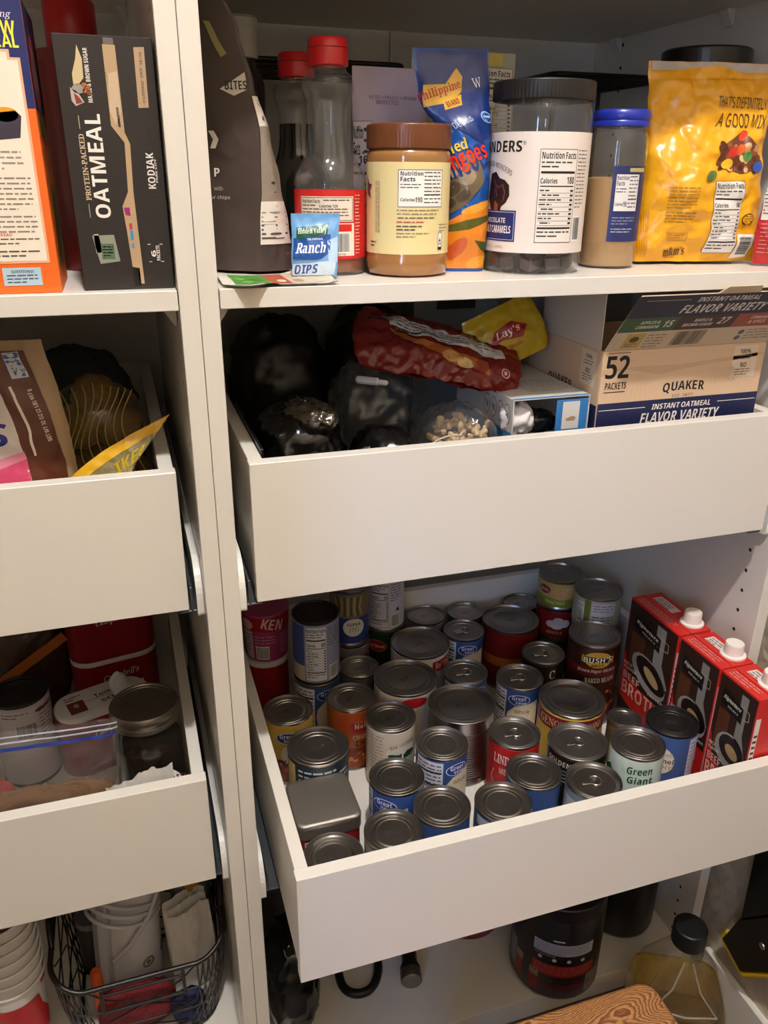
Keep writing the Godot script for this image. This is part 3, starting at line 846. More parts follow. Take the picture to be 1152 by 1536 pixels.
func spread_jar():
	var t := thing("nut_butter_jar", "glass jar half full of nut butter with royal blue lid", "jar", Vector3(48.3, 0.02, -9.1), to_eye(48.3, -9.1))
	var g := G.new()
	g.lathe([Vector2(0, 0.1), Vector2(2.6, 0), Vector2(3.05, 0.3), Vector2(3.2, 1.0), Vector2(3.2, 13.4), Vector2(3.1, 14.0), Vector2(2.85, 14.4), Vector2(2.85, 15.2)], 44)
	mk(g, "glass", film("e6e2d2", 0.05, 0.04), t)
	g = G.new()
	g.lathe([Vector2(2.8, 14.85), Vector2(3.12, 14.9), Vector2(3.15, 15.3), Vector2(3.05, 15.45), Vector2(3.15, 15.6), Vector2(3.12, 16.3), Vector2(2.9, 16.55), Vector2(0, 16.5)], 44)
	mk(g, "lid", M("1f2f9a", 0.3), t)
	g = G.new()
	g.lathe([Vector2(0, 0.15), Vector2(2.9, 0.3), Vector2(3.12, 1.0), Vector2(3.12, 9.6), Vector2(2.4, 9.8), Vector2(0, 9.7)], 40)
	mk(g, "nut_butter", M("a98250", 0.35), t)
	g = G.new()
	g.lathe([Vector2(3.2, 3.0), Vector2(3.23, 3.0), Vector2(3.23, 10.9), Vector2(3.2, 10.9)], 30, deg_to_rad(-4), deg_to_rad(130))
	mk(g, "paper_label", M("202a5c", 0.4), t)
	var p := pnew()
	p.facts(0.15, 6.2, 2.9, 3.9, "190", "e2dedc", "20242e", true)
	p.rect(1.6, 10.3, 4.0, 10.7, "b9a860")
	p.fine(0.15, 5.6, 3.0, 3, 0.32, "8a90b8", 0.45, 2); p.fine(0.15, 4.4, 2.6, 2, 0.3, "c0c4d8", 0.45, 3)
	mk(p.emit(on_cyl(3.23), 0.6), "print", ink_mat(0.4), t)

func brown_pouch():
	# stand-up bag lofted from its base outline to its pinched top; A = hidden left corner, C = near corner, B = right corner, D = back
	var h := 26.0
	var A := [[2.6, -14.5], [2.6, -14.2], [2.6, -13.5], [2.6, -12.6], [2.5, -11.8], [2.4, -11.2], [2.3, -10.6]]
	var C := [[7.3, -10.4], [7.5, -10.2], [7.8, -9.9], [7.9, -9.7], [7.2, -9.4], [6.1, -9.2], [4.2, -9.0]]
	var B := [[11.6, -12.0], [10.9, -11.8], [10.1, -11.4], [9.1, -10.9], [7.7, -10.0], [6.3, -9.5], [4.4, -9.2]]
	var D := [[8.4, -18.5], [8.2, -18.0], [7.6, -17.0], [6.6, -15.2], [5.4, -13.0], [4.2, -11.4], [3.2, -10.6]]
	var at := Vector3(6.8, 0.32, -13.0)
	var t := thing("granola_pouch", "tall dark brown stand-up pouch beside the frame post", "pouch", at)
	var f := func(s: float, y: float) -> Vector3:   # s: 0 A, 1 C, 2 B, 3 D
		var v := y / h
		var e := [A, C, B, D]
		var i := int(s) % 4
		var k := s - int(s)
		var q := []
		for j in [i, (i + 1) % 4]:
			var xs := []
			var zs := []
			for w in e[j]: xs.append(w[0]); zs.append(w[1])
			q.append(Vector2(prof(xs, v), prof(zs, v)))
		var p: Vector2 = q[0].lerp(q[1], k)
		var o: Vector2 = (q[1] - q[0]).orthogonal().normalized()
		var bulge: float = sin(k * PI) * (0.5 + 0.35 * n3(s * 1.3, y * 0.22, 4.0)) * (1.0 - 0.75 * v)
		p -= o * bulge
		return Vector3(p.x, y, p.y) - Vector3(at.x, 0, at.z)
	var g := G.new()
	var rows := []
	for j in 73:
		var row := []
		for i in 128: row.append(f.call(i / 32.0, h * j / 72.0))
		rows.append(row)
	g.grid(rows, true)
	mk(g, "pouch", M("453a36", 0.4), t)
	var map := func(u, y, off):
		var p: Vector3 = f.call(u, y)
		var m: Vector3 = ((f.call(u + 0.03, y) as Vector3) - (f.call(u - 0.03, y) as Vector3)).cross(Vector3.UP)
		return p + m.normalized() * (0.11 + off)
	var p := pnew()   # u: 0..1 dark front, 1..2 light gusset
	p.rect(1.05, 16.4, 1.95, 13.8, "ddd6cc"); p.rect(1.05, 13.8, 1.97, 6.9, "8f8478"); p.rect(1.04, 6.9, 1.98, 2.7, "e4ddd3")
	p.ly = 1
	for k in 7: p.rect(1.07, 5.75 - k * 0.42, 1.07 + [0.86, 0.88, 0.8, 0.86, 0.88, 0.84, 0.7][k], 5.95 - k * 0.42 - (0.0 if k > 2 else 0.06), "5a504a" if k > 2 else "948a80")
	p.text("P", 0.28, 9.6, 0.1, 0.8, "e0d8ce"); p.text("with", 0.3, 8.1, 0.16, 0.4, "b9aea4", 0.0, "r"); p.text("our chips", 0.3, 7.2, 0.42, 0.45, "d0c6bc", 0.0, "r")
	p.poly([[0.45, 17.0], [0.95, 18.4], [0.94, 16.9], [0.7, 16.4]], "cfc8be"); p.poly([[0.3, 22.6], [0.45, 22.5], [0.72, 19.9], [0.58, 19.6]], "8a8250")
	p.path([[0.2, 13.4], [0.28, 12.6], [0.22, 11.8]], 0.1, "d8d0c6"); p.text("233-06", 1.82, 1.7, 0.22, 0.22, "b0a070", 0.0, "m")
	p.ly = 2
	p.text("BITES", 0.75, 17.3, 0.4, 0.75, "2a2422")
	mk(p.emit(map, 0.6), "print", ink_mat(0.45), t)

func seasoning_packets():
	# blue dip seasoning pouch standing against the brown pouch
	var h := 5.9
	var w := [2.2, 2.3, 2.35, 2.4]
	var f := pouch_fn(h, w, [0.25, 0.6, 0.5, 0.12], 0.16, 0.6, 8.0, [0, 0.2], [0, -0.9])
	var t := thing("seasoning_packet", "small blue and white dip seasoning packet with green banner", "packet", Vector3(12.0, 0.35, -4.6), -14.0)
	pouch(t, "packet", M("6fa4d8", 0.3), f, 22, 24)
	var p := pnew()
	p.poly([[-2.2, 0.1], [1.9, 0.2], [2.1, 1.6], [-2.1, 1.2]], "c9dcee"); p.poly([[1.2, 3.4], [2.2, 3.8], [2.2, 1.4], [1.4, 1.5]], "b4d0ea")
	p.poly([[-2.1, 3.6], [1.5, 4.0], [1.5, 2.4], [0.6, 1.7], [-2.1, 1.7]], "1f4f9c")
	p.poly([[-1.9, 3.5], [-1.8, 4.6], [0.2, 4.75], [1.3, 5.0], [1.2, 3.9], [0.0, 3.7]], "1f5a3c")
	p.ly = 1
	p.text("Hidden Valley", -0.3, 4.25, 2.8, 0.62, "eef2ea", 0.05, "S"); p.text("Ranch", -0.35, 2.75, 2.9, 1.0, "f2f6fa", 0.05, "S", 0.2); p.text("THE ORIGINAL", 0.0, 3.55, 1.6, 0.2, "e0e8f4", 0.05)
	p.text("DIPS", -0.8, 0.75, 2.2, 0.85, "1f4f9c", 0.05, "b", 0.2)
	mk(p.emit(on_pouch(f, h, w), 0.4), "print", ink_mat(0.35), t)
	# green packet lying flat, its corner hanging over the shelf edge
	t = thing("flat_seed_packet", "flat green packet lying under the brown pouch, corner over shelf edge", "packet", Vector3(8.0, 0.0, -4.0))
	var top := func(u: float, v: float, lift: float) -> Vector3:
		var a := Vector2(-5.6 + 11.0 * u, 0.6 - 8.0 * v)
		a.y += 1.7 * exp(-pow((u - 0.2) / 0.13, 2.0)) * (1.0 - v) + 2.2 * max(0.0, 0.25 - u) * -1.0 * (1.0 - v)
		var y: float = 0.18 + 0.28 * sin(u * 7.0 + v * 2.0) * (0.4 + 0.6 * v) + 0.15 * n3(u * 4.0, v * 3.0, 1.0)
		y = max(y, 0.14)
		return Vector3(a.x, y + lift, a.y + 3.2)
	var g := G.new()
	for k in [0.0, 0.1]:
		var rows := []
		for j in 19:
			var row := []
			for i in 31: row.append(top.call(i / 30.0, j / 18.0, k))
			rows.append(row)
		g.grid(rows)
	mk(g, "packet", M("e2ddd0", 0.35), t)
	p = pnew()
	p.rect(0.1, 0.06, 0.42, 0.95, "5a9a44"); p.rect(0.42, 0.06, 0.6, 0.95, "b85a44"); p.rect(0.6, 0.06, 0.98, 0.95, "d8c6ac")
	p.ly = 1
	p.ell(0.22, 0.25, 0.05, 0.12, "78b85c"); p.ell(0.3, 0.4, 0.06, 0.14, "3f7c34"); p.ell(0.17, 0.5, 0.04, 0.1, "86c066"); p.ell(0.53, 0.3, 0.04, 0.12, "e4d8c0"); p.ell(0.68, 0.3, 0.05, 0.14, "b98a68")
	mk(p.emit(func(u, v, off): return (top.call(u, v, 0.12 + off * 0.6) as Vector3), 0.05), "print", ink_mat(0.35), t)

func back_pouches():
	# lavender pouch
	var h := 20.6
	var w := [4.6, 4.6, 4.5, 4.5]
	var f := pouch_fn(h, w, [1.6, 1.8, 1.2, 0.15], 0.12, 0.25, 21.0)
	var t := thing("lavender_pouch", "pale lavender snack pouch with grey lettering behind the syrup bottle", "pouch", Vector3(24.2, 0.05, -18.0), 4.0)
	pouch(t, "pouch", M("b7abc4", 0.45), f, 24, 30)
	var p := pnew()
	p.text("KETO + PALEO + VEGAN", 0.1, 17.6, 5.6, 0.34, "5a5266", 0.0, "r"); p.text("BX031722", -0.6, 17.1, 2.6, 0.4, "4a4456", 0.0, "m")
	p.text("CALLING ALL CHOCOHOLICS!", 0.3, 14.6, 4.9, 0.3, "3a3446"); p.fine(-2.2, 14.1, 5.6, 8, 0.42, "6a6278", 0.42, 3)
	p.facts(-4.5, 4.0, 2.0, 11.2, "160", "d4ccd8", "1c1826", true); p.rect(-4.4, 11.9, -2.6, 12.2, "15121c"); p.text("160", -3.3, 11.3, 1.3, 0.8, "15121c"); p.text("Facts", -3.3, 14.4, 1.6, 0.5, "15121c")
	p.ell(-1.8, 9.0, 0.5, 0.5, "6a6278"); p.ly = 1; p.ell(-1.8, 9.0, 0.42, 0.42, "b7abc4"); p.ly = 0; p.ell(-1.8, 6.2, 1.0, 1.2, "d49a6a")
	mk(p.emit(on_pouch(f, h, w), 0.8), "print", ink_mat(0.5), t)
	# grey and yellow bag behind the mango bag
	h = 23.0
	w = [6.6, 6.8, 6.8, 6.6]
	f = pouch_fn(h, w, [2.2, 2.4, 1.6, 0.15], 0.25, 0.22, 31.0, [0, 0], [0, 0])
	t = thing("nut_bag", "grey and yellow food bag with fact panel behind the mango bag", "bag", Vector3(34.2, 0.05, -21.0), 3.0)
	pouch(t, "bag", M("a9a68c", 0.35), f, 26, 30)
	p = pnew()
	p.rect(-4.6, 21.6, 4.8, 22.9, "c9b24c"); p.facts(0.6, 12.4, 5.6, 9.0, "170", "cfcdc0", "26241e")
	mk(p.emit(on_pouch(f, h, w), 0.8), "print", ink_mat(0.45), t)
	# dark jar with black lid behind the candy bag
	t = thing("black_lidded_jar", "dark jar with wide black lid behind the yellow candy bag", "jar", Vector3(65.4, 0.02, -18.5))
	var g := G.new()
	g.lathe([Vector2(0, 0), Vector2(4.8, 0), Vector2(5.1, 0.4), Vector2(5.1, 20.2), Vector2(4.6, 21.2), Vector2(4.6, 22)], 40)
	mk(g, "jar", M("3c3836", 0.3), t)
	screw_cap(t, "lid", 5.35, 21.6, 24.2, M("121212", 0.32), 70, 0.004, 0.3)
	# white-capped bottle at the back
	t = thing("spice_bottle", "dark bottle with white cap at the back of the shelf", "bottle", Vector3(9.6, 0.02, -29.0))
	g = G.new()
	g.lathe([Vector2(0, 0), Vector2(2.4, 0), Vector2(2.5, 0.3), Vector2(2.5, 19.5), Vector2(1.6, 21.5), Vector2(1.6, 22.5)], 28)
	mk(g, "bottle", M("2a2220", 0.25), t)
	g = G.new()
	g.lathe([Vector2(1.7, 22.0), Vector2(1.9, 22.1), Vector2(1.9, 25.2), Vector2(2.0, 25.3), Vector2(2.0, 26.0), Vector2(1.7, 26.3), Vector2(0, 26.3)], 28)
	mk(g, "cap", M("b9b6b0", 0.4), t)

func mango_bag():
	var h := 21.6
	var w := [2.1, 2.3, 2.4, 2.5, 3.7, 3.9]
	var f := pouch_fn(h, w, [0.4, 1.9, 2.4, 1.7, 0.7, 0.08], 0.22, 0.3, 14.0, [0.6, 0.6, 0.5, 0.3, -1.2, -1.6], [0, 0.1, 0, -0.6])
	var t := thing("dried_mango_bag", "blue dried mango bag with orange fruit picture and clear window", "bag", Vector3(29.3, 0.05, -8.6), -10.0)
	pouch(t, "bag", M("1f56a8", 0.22), f, 44, 80)
	var p := pnew()
	p.poly([[-3.6, 21.4], [3.7, 21.5], [3.5, 14.0], [1.0, 13.0], [-3.5, 15.5]], "16306e")
	p.poly([[-2.8, 0.3], [2.7, 0.3], [3.3, 7.6], [1.0, 7.2], [-3.2, 4.6]], "e88a22")
	p.poly([[-3.0, 11.2], [0.8, 12.0], [1.4, 9.2], [-0.4, 7.0], [-3.2, 5.2]], "6a5a44")
	p.ly = 1
	for q in [[-1.8, 10.2, 1.0, 0.6], [-0.4, 9.6, 0.9, 0.7], [-2.0, 8.4, 1.0, 0.7], [-0.8, 7.8, 0.8, 0.5], [-2.2, 6.9, 0.8, 0.5]]: p.ell(q[0], q[1], q[2], q[3], ["8f7d66", "54473a", "7a6852", "a08c70", "4a3e32"][int(q[0] * -2) % 5], 0.6)
	p.poly([[-2.8, 4.6], [-0.5, 5.4], [2.6, 6.0], [2.4, 5.4], [0.0, 4.5], [-2.4, 4.1]], "5a5a24")
	p.ell(-1.2, 2.4, 1.5, 0.7, "d4602c", 0.9); p.poly([[0.6, 3.4], [2.7, 3.0], [2.6, 1.6], [1.4, 2.4]], "44501e"); p.ell(1.2, 1.0, 1.2, 0.6, "f0a43a", 0.3); p.ell(0.6, 6.6, 1.6, 0.4, "f2a238", 0.3)
	p.poly([[-3.4, 16.2], [-3.2, 18.2], [-1.0, 18.3], [0.4, 19.8], [0.9, 19.0], [0.6, 17.6], [-0.6, 16.6], [-2.0, 16.4]], "d8a83a")
	p.poly([[-1.4, 15.9], [-1.3, 16.6], [0.6, 17.4], [0.5, 16.4]], "d8a83a")
	p.ly = 2
	p.text("Philippine", -1.6, 17.6, 4.6, 1.1, "b8301c", 0.3, "S"); p.text("BRAND", -0.4, 16.6, 1.4, 0.5, "8a2a14", 0.3)
	p.text("Naturally Delicious", -1.4, 14.3, 5.0, 0.75, "b8cbe6", 0.35, "r")
	p.text("Dried", -1.8, 12.4, 3.2, 1.3, "16306e", 0.35, "b", 0.0); p.ly = 3; p.text("Dried", -1.8, 12.4, 3.0, 1.15, "e2c63a", 0.35)
	p.ly = 2
	p.text("MANGOES", -1.0, 10.9, 6.2, 2.4, "16306e", 0.35); p.ly = 3; p.text("mangoes", -1.0, 10.9, 6.0, 1.9, "d8301c", 0.35)
	p.text("W", 2.3, 18.5, 0.9, 0.9, "dfe6f2", 0.2, "s"); p.ell(2.6, 15.3, 0.55, 0.55, "8fb0de"); p.ly = 4; p.ell(2.6, 15.3, 0.42, 0.42, "1c4a94"); p.text("non", 2.6, 15.35, 0.6, 0.2, "dfe6f2")
	mk(p.emit(on_pouch(f, h, w), 0.5), "print", ink_mat(0.25), t)

func candy_bag():
	var h := 21.6
	var w := [8.2, 8.0, 7.5, 7.3, 7.3, 7.4, 7.5, 7.6]
	var f := pouch_fn(h, w, [0.6, 2.0, 2.7, 2.8, 2.1, 1.3, 0.7, 0.15], 0.95, 0.17, 42.0, [0.4, 0.1, 0.0, 0.0], [0.2, 0.1, -0.5, -1.6], 0.5)
	var t := thing("candy_bag", "large crinkled yellow candy bag standing on the shelf", "bag", Vector3(60.4, 0.35, -9.5), -10.0)
	pouch(t, "bag", M("e8a51c", 0.26), f, 84, 110)
	# ribbed side seal and torn silver lining at the top
	var p := pnew()
	p.rect(-7.3, 20.6, 7.4, 21.55, "b9aca2")
	for k in 6: p.rect(-7.9 + 0.22 * k, 0.5, -7.82 + 0.22 * k, 6.0, "c8860e")
	p.ly = 1
	p.poly([[-7.2, 20.2], [-2.5, 20.9], [1.0, 21.2], [5.0, 20.2], [7.3, 20.4], [7.3, 20.0], [-7.2, 19.6]], "e8a51c")
	p.text("THAT'S DEFINITELY", 3.6, 17.4, 6.6, 1.15, "3a2410", -0.02, "r", 0.25); p.text("A GOOD MIX", 3.4, 15.5, 6.2, 1.45, "3a2410", -0.02, "r", 0.2)
	# candy and nut mix picture
	var r := RandomNumberGenerator.new()
	r.seed = 19
	p.poly([[0.2, 10.8], [0.9, 12.8], [3.3, 14.5], [5.6, 13.0], [6.3, 10.6], [3.5, 9.9]], "6a3a22")
	p.ly = 2
	for k in 26: p.ell(r.randf_range(0.6, 6.0), 10.3 + r.randf() * 2.6, r.randf_range(0.3, 0.6), r.randf_range(0.22, 0.4), ["5a2c1c", "c08a54", "8a4a2a", "d8b080", "4a2014"][k % 5], r.randf() * 3.0)
	p.ly = 3
	for q in [[3.4, 13.9, "d8442a"], [2.2, 12.2, "c8302a"], [1.6, 10.9, "e2b42a"], [4.4, 11.7, "4f8a44"], [5.8, 10.6, "2a50a8"], [-0.3, 9.6, "5a7038"], [3.2, 12.4, "d8602a"]]: p.ell(q[0], q[1], 0.75, 0.55, q[2], 0.4)
	p.ly = 1
	p.fine(-5.0, 8.4, 3.2, 7, 0.36, "8a5a14", 0.42, 2); p.fine(-5.0, 5.7, 3.4, 4, 0.34, "6a420e", 0.45, 3)
	p.frame(-4.4, 2.5, -2.1, 3.4, 0.05, "8a5a14"); p.fine(-4.2, 3.2, 1.9, 2, 0.3, "8a5a14", 0.45, 5)
	p.text("m&m's", -3.3, 0.95 + 0.3, 2.7, 1.0, "3a1c10", 0.1, "S"); p.fine(-4.4, 0.6, 2.6, 1, 0.28, "8a5a14", 0.5, 7)
	p.facts(0.3, 1.1, 3.7, 8.0, "140", "e6e0da", "241e1c")
	p.ell(5.3, 4.9, 0.75, 0.65, "3a2410"); p.ly = 2; p.ell(5.3, 4.9, 0.62, 0.53, "e8a51c"); p.fine(4.85, 5.3, 0.95, 4, 0.24, "3a2410", 0.6, 1)
	p.ly = 1
	p.poly([[4.0, 0.4], [6.2, 0.6], [6.6, 3.2], [4.3, 3.2]], "ece6de"); p.barcode(4.5, 0.9, 1.6, 2.0, true)
	mk(p.emit(on_pouch(f, h, w, 1.0, 0.07), 0.4), "print", ink_mat(0.28), t)
	# red snack bag at the edge
	h = 9.5
	w = [3.0, 3.2, 3.0, 2.6]
	f = pouch_fn(h, w, [0.5, 1.2, 0.9, 0.1], 0.25, 0.3, 51.0)
	t = thing("red_snack_bag", "small red snack bag standing beside the yellow candy bag", "bag", Vector3(69.2, 0.25, -4.6), -20.0)
	pouch(t, "bag", M("b02226", 0.3), f, 20, 24)
	p = pnew()
	p.rect(-2.9, 5.0, -1.6, 9.0, "d8cfc4"); p.ly = 1; p.fine(-2.8, 8.6, 1.1, 8, 0.4, "5a4a44", 0.45, 2); p.fine(-2.8, 4.6, 3.2, 8, 0.45, "d8786c", 0.35, 3); p.rect(-2.8, 6.0, -1.7, 6.2, "1c1816")
	mk(p.emit(on_pouch(f, h, w), 0.6), "print", ink_mat(0.35), t)

func racks():
	for e in [[8.0, 31.0, "black wire shelf riser at the back behind the syrup bottles"], [52.5, 71.5, "black wire shelf riser at the back behind the caramel jar"]]:
		var t := thing("wire_riser", e[2], "rack", Vector3((e[0] + e[1]) / 2, 0.02, -43.0))
		var hw: float = (e[1] - e[0]) / 2
		var m := M("0c0c0c", 0.4)
		var g := G.new()
		var pts := []
		for q in rrect(hw * 2, 20.0, 1.6): pts.append(Vector3(q.x, 22.6, q.y))
		g.tube(pts, 0.33, 8, true)
		mk(g, "frame", m, t)
		for k in 6:
			g = G.new()
			g.tube([Vector3(-hw, 22.6, -7 + 2.9 * k), Vector3(hw, 22.6, -7 + 2.9 * k)], 0.2, 6)
			mk(g, "bar", m, t)
		for sx in [-1.0, 1.0]:
			g = G.new()
			g.tube([Vector3(sx * (hw - 0.8), 22.4, -8.5), Vector3(sx * (hw - 0.8), 0.9, -8.8), Vector3(sx * (hw - 0.8), 0.35, -8.3), Vector3(sx * (hw - 0.8), 0.35, 8.3), Vector3(sx * (hw - 0.8), 0.9, 8.8), Vector3(sx * (hw - 0.8), 22.4, 8.5)], 0.33, 8)
			mk(g, "leg", m, t)

# ---------------------------------------------------------------- the pulled-out drawer of cans
const BASE2 := -75.28
const CANS := "cans in the pulled-out drawer"
func steel() -> StandardMaterial3D: return M("a8a4a0", 0.3, 1.0)
func can(label: String, x: float, z: float, r: float, h: float, y0: float, paper: String, face: float, design: Callable, lid := "ring", dark := 0, ridged := false) -> Node3D:
	var t := thing("food_can", label, "can", Vector3(x, y0, z), to_eye(x, z) + face, CANS)
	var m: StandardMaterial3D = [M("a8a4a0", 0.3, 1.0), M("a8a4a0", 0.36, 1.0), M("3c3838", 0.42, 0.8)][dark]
	var g := G.new()
	var pr := [Vector2(0, 0.3), Vector2(r - 0.5, 0.3), Vector2(r - 0.25, 0.0), Vector2(r, 0.05), Vector2(r, 0.3), Vector2(r - 0.12, 0.45)]
	if ridged:
		var y := 1.2
		while y < h - 2.4:
			pr.append(Vector2(r - 0.12, y)); pr.append(Vector2(r - 0.22, y + 0.14)); pr.append(Vector2(r - 0.12, y + 0.28))
			y += 0.42
	pr.append_array([Vector2(r - 0.12, h - 0.5), Vector2(r, h - 0.34), Vector2(r, h - 0.06), Vector2(r - 0.06, h)])
	g.lathe(pr, 40)
	mk(g, "body", steel() if dark < 2 else m, t)
	g = G.new()
	var q := [Vector2(r - 0.06, h), Vector2(r - 0.16, h - 0.02), Vector2(r - 0.26, h - 0.36)]
	for e in ([[0.84, -0.36], [0.82, -0.28], [0.78, -0.28], [0.76, -0.36], [0.7, -0.36], [0.68, -0.3], [0.62, -0.3], [0.6, -0.38], [0.0, -0.38]] if lid == "ring" else [[0.86, -0.36], [0.84, -0.3], [0.8, -0.3], [0.78, -0.4], [0.0, -0.4]]): q.append(Vector2((r - 0.2) * e[0], h + e[1]))
	g.lathe(q, 40)
	var ld := mk(g, "lid", m, t)
	if lid == "ring":
		var ps := pnew()
		ps.fine(-0.9, 0.25, 1.8, 2, 0.4, "232020", 0.5, int(x * 7))
		mk(ps.emit(on_face(Vector3(0, h - 0.38, 0), Vector3(0.94, 0, -0.34), Vector3(-0.34, 0, -0.94))), "date_stamp", ink_mat(0.5), ld)
	elif lid == "tab":
		g = G.new()
		g.x = Transform3D(Basis(Vector3.UP, deg_to_rad(-face - 60.0)), Vector3(0, h - 0.22, 0))
		var pts := []
		for e in rrect(1.7, 1.35, 0.62): pts.append(Vector3(e.x, 0.02, e.y - 0.2))
		g.tube(pts, 0.13, 6, true)
		g.box(Vector3(0, 0.0, 1.15), Vector3(0.95, 0.12, 1.3), 0.05)
		g.lathe([Vector2(0.25, 0.1), Vector2(0, 0.16)], 10)
		g.x.origin += g.x.basis.z * 1.5
		g.lathe([Vector2(0.36, -0.1), Vector2(0.34, 0.12), Vector2(0, 0.16)], 12)
		mk(g, "pull_tab", M("c8c4be", 0.25, 1.0), ld)
	if paper != "":
		g = G.new()
		g.lathe([Vector2(r - 0.12, 0.5), Vector2(r - 0.06, 0.52), Vector2(r - 0.06, h - 0.58), Vector2(r - 0.12, h - 0.56)], 40)
		var pl := mk(g, "paper_label", M(paper, 0.38), t)
		var p := pnew()
		design.call(p, h)
		if p.t.size() > 0: mk(p.emit(on_cyl(r - 0.05), 0.7), "print", ink_mat(0.4), pl)
	return t
func store_brand(p: Print, h: float, word: String, wc := "6a4a2a", food := "e8dcc4", cx := 0.0):
	p.rect(cx - 6.5, 0.7, cx - 2.1, h - 0.7, "dfe0e6")
	p.ly = 1
	p.fine(cx - 6.2, h - 1.2, 3.9, 12, 0.62, "3a3c4c", 0.5, 3)
	for k in 3: p.rect(cx - 6.2, h - 2.6 - 2.2 * k, cx - 2.3, h - 2.3 - 2.2 * k, "1c1e2a")
	p.poly([[cx - 1.7, h - 4.6], [cx - 0.6, h - 3.3], [cx + 0.8, h - 3.0], [cx + 3.2, h - 2.4], [cx + 3.2, 0.7], [cx - 1.4, 0.7], [cx - 1.9, h - 6.0]], food)
	p.ly = 2
	p.ell(cx, h - 2.1, 1.75, 1.0, "e6e8f0"); p.ly = 3; p.ell(cx, h - 2.1, 1.62, 0.88, "1d3f98")
	p.ly = 4
	p.text("Great", cx, h - 1.75, 2.2, 0.75, "f2f4f8"); p.text("Value", cx + 0.3, h - 2.5, 1.7, 0.55, "f2f4f8")
	if word != "": p.text(word, cx + 0.6, h - 4.2, 2.4, 0.75, wc, 0.0, "r")
func facts_can(p: Print, h: float, cal: String, x := -1.6):
	p.facts(x, 0.8, 3.4, h - 1.6, cal, "d4d4de"); p.ly = 1; p.fine(x + 3.6, h - 1.2, 2.2, 7, 0.5, "4a4a58", 0.5, 2); p.barcode(x + 3.9, 1.0, 1.6, 2.2)

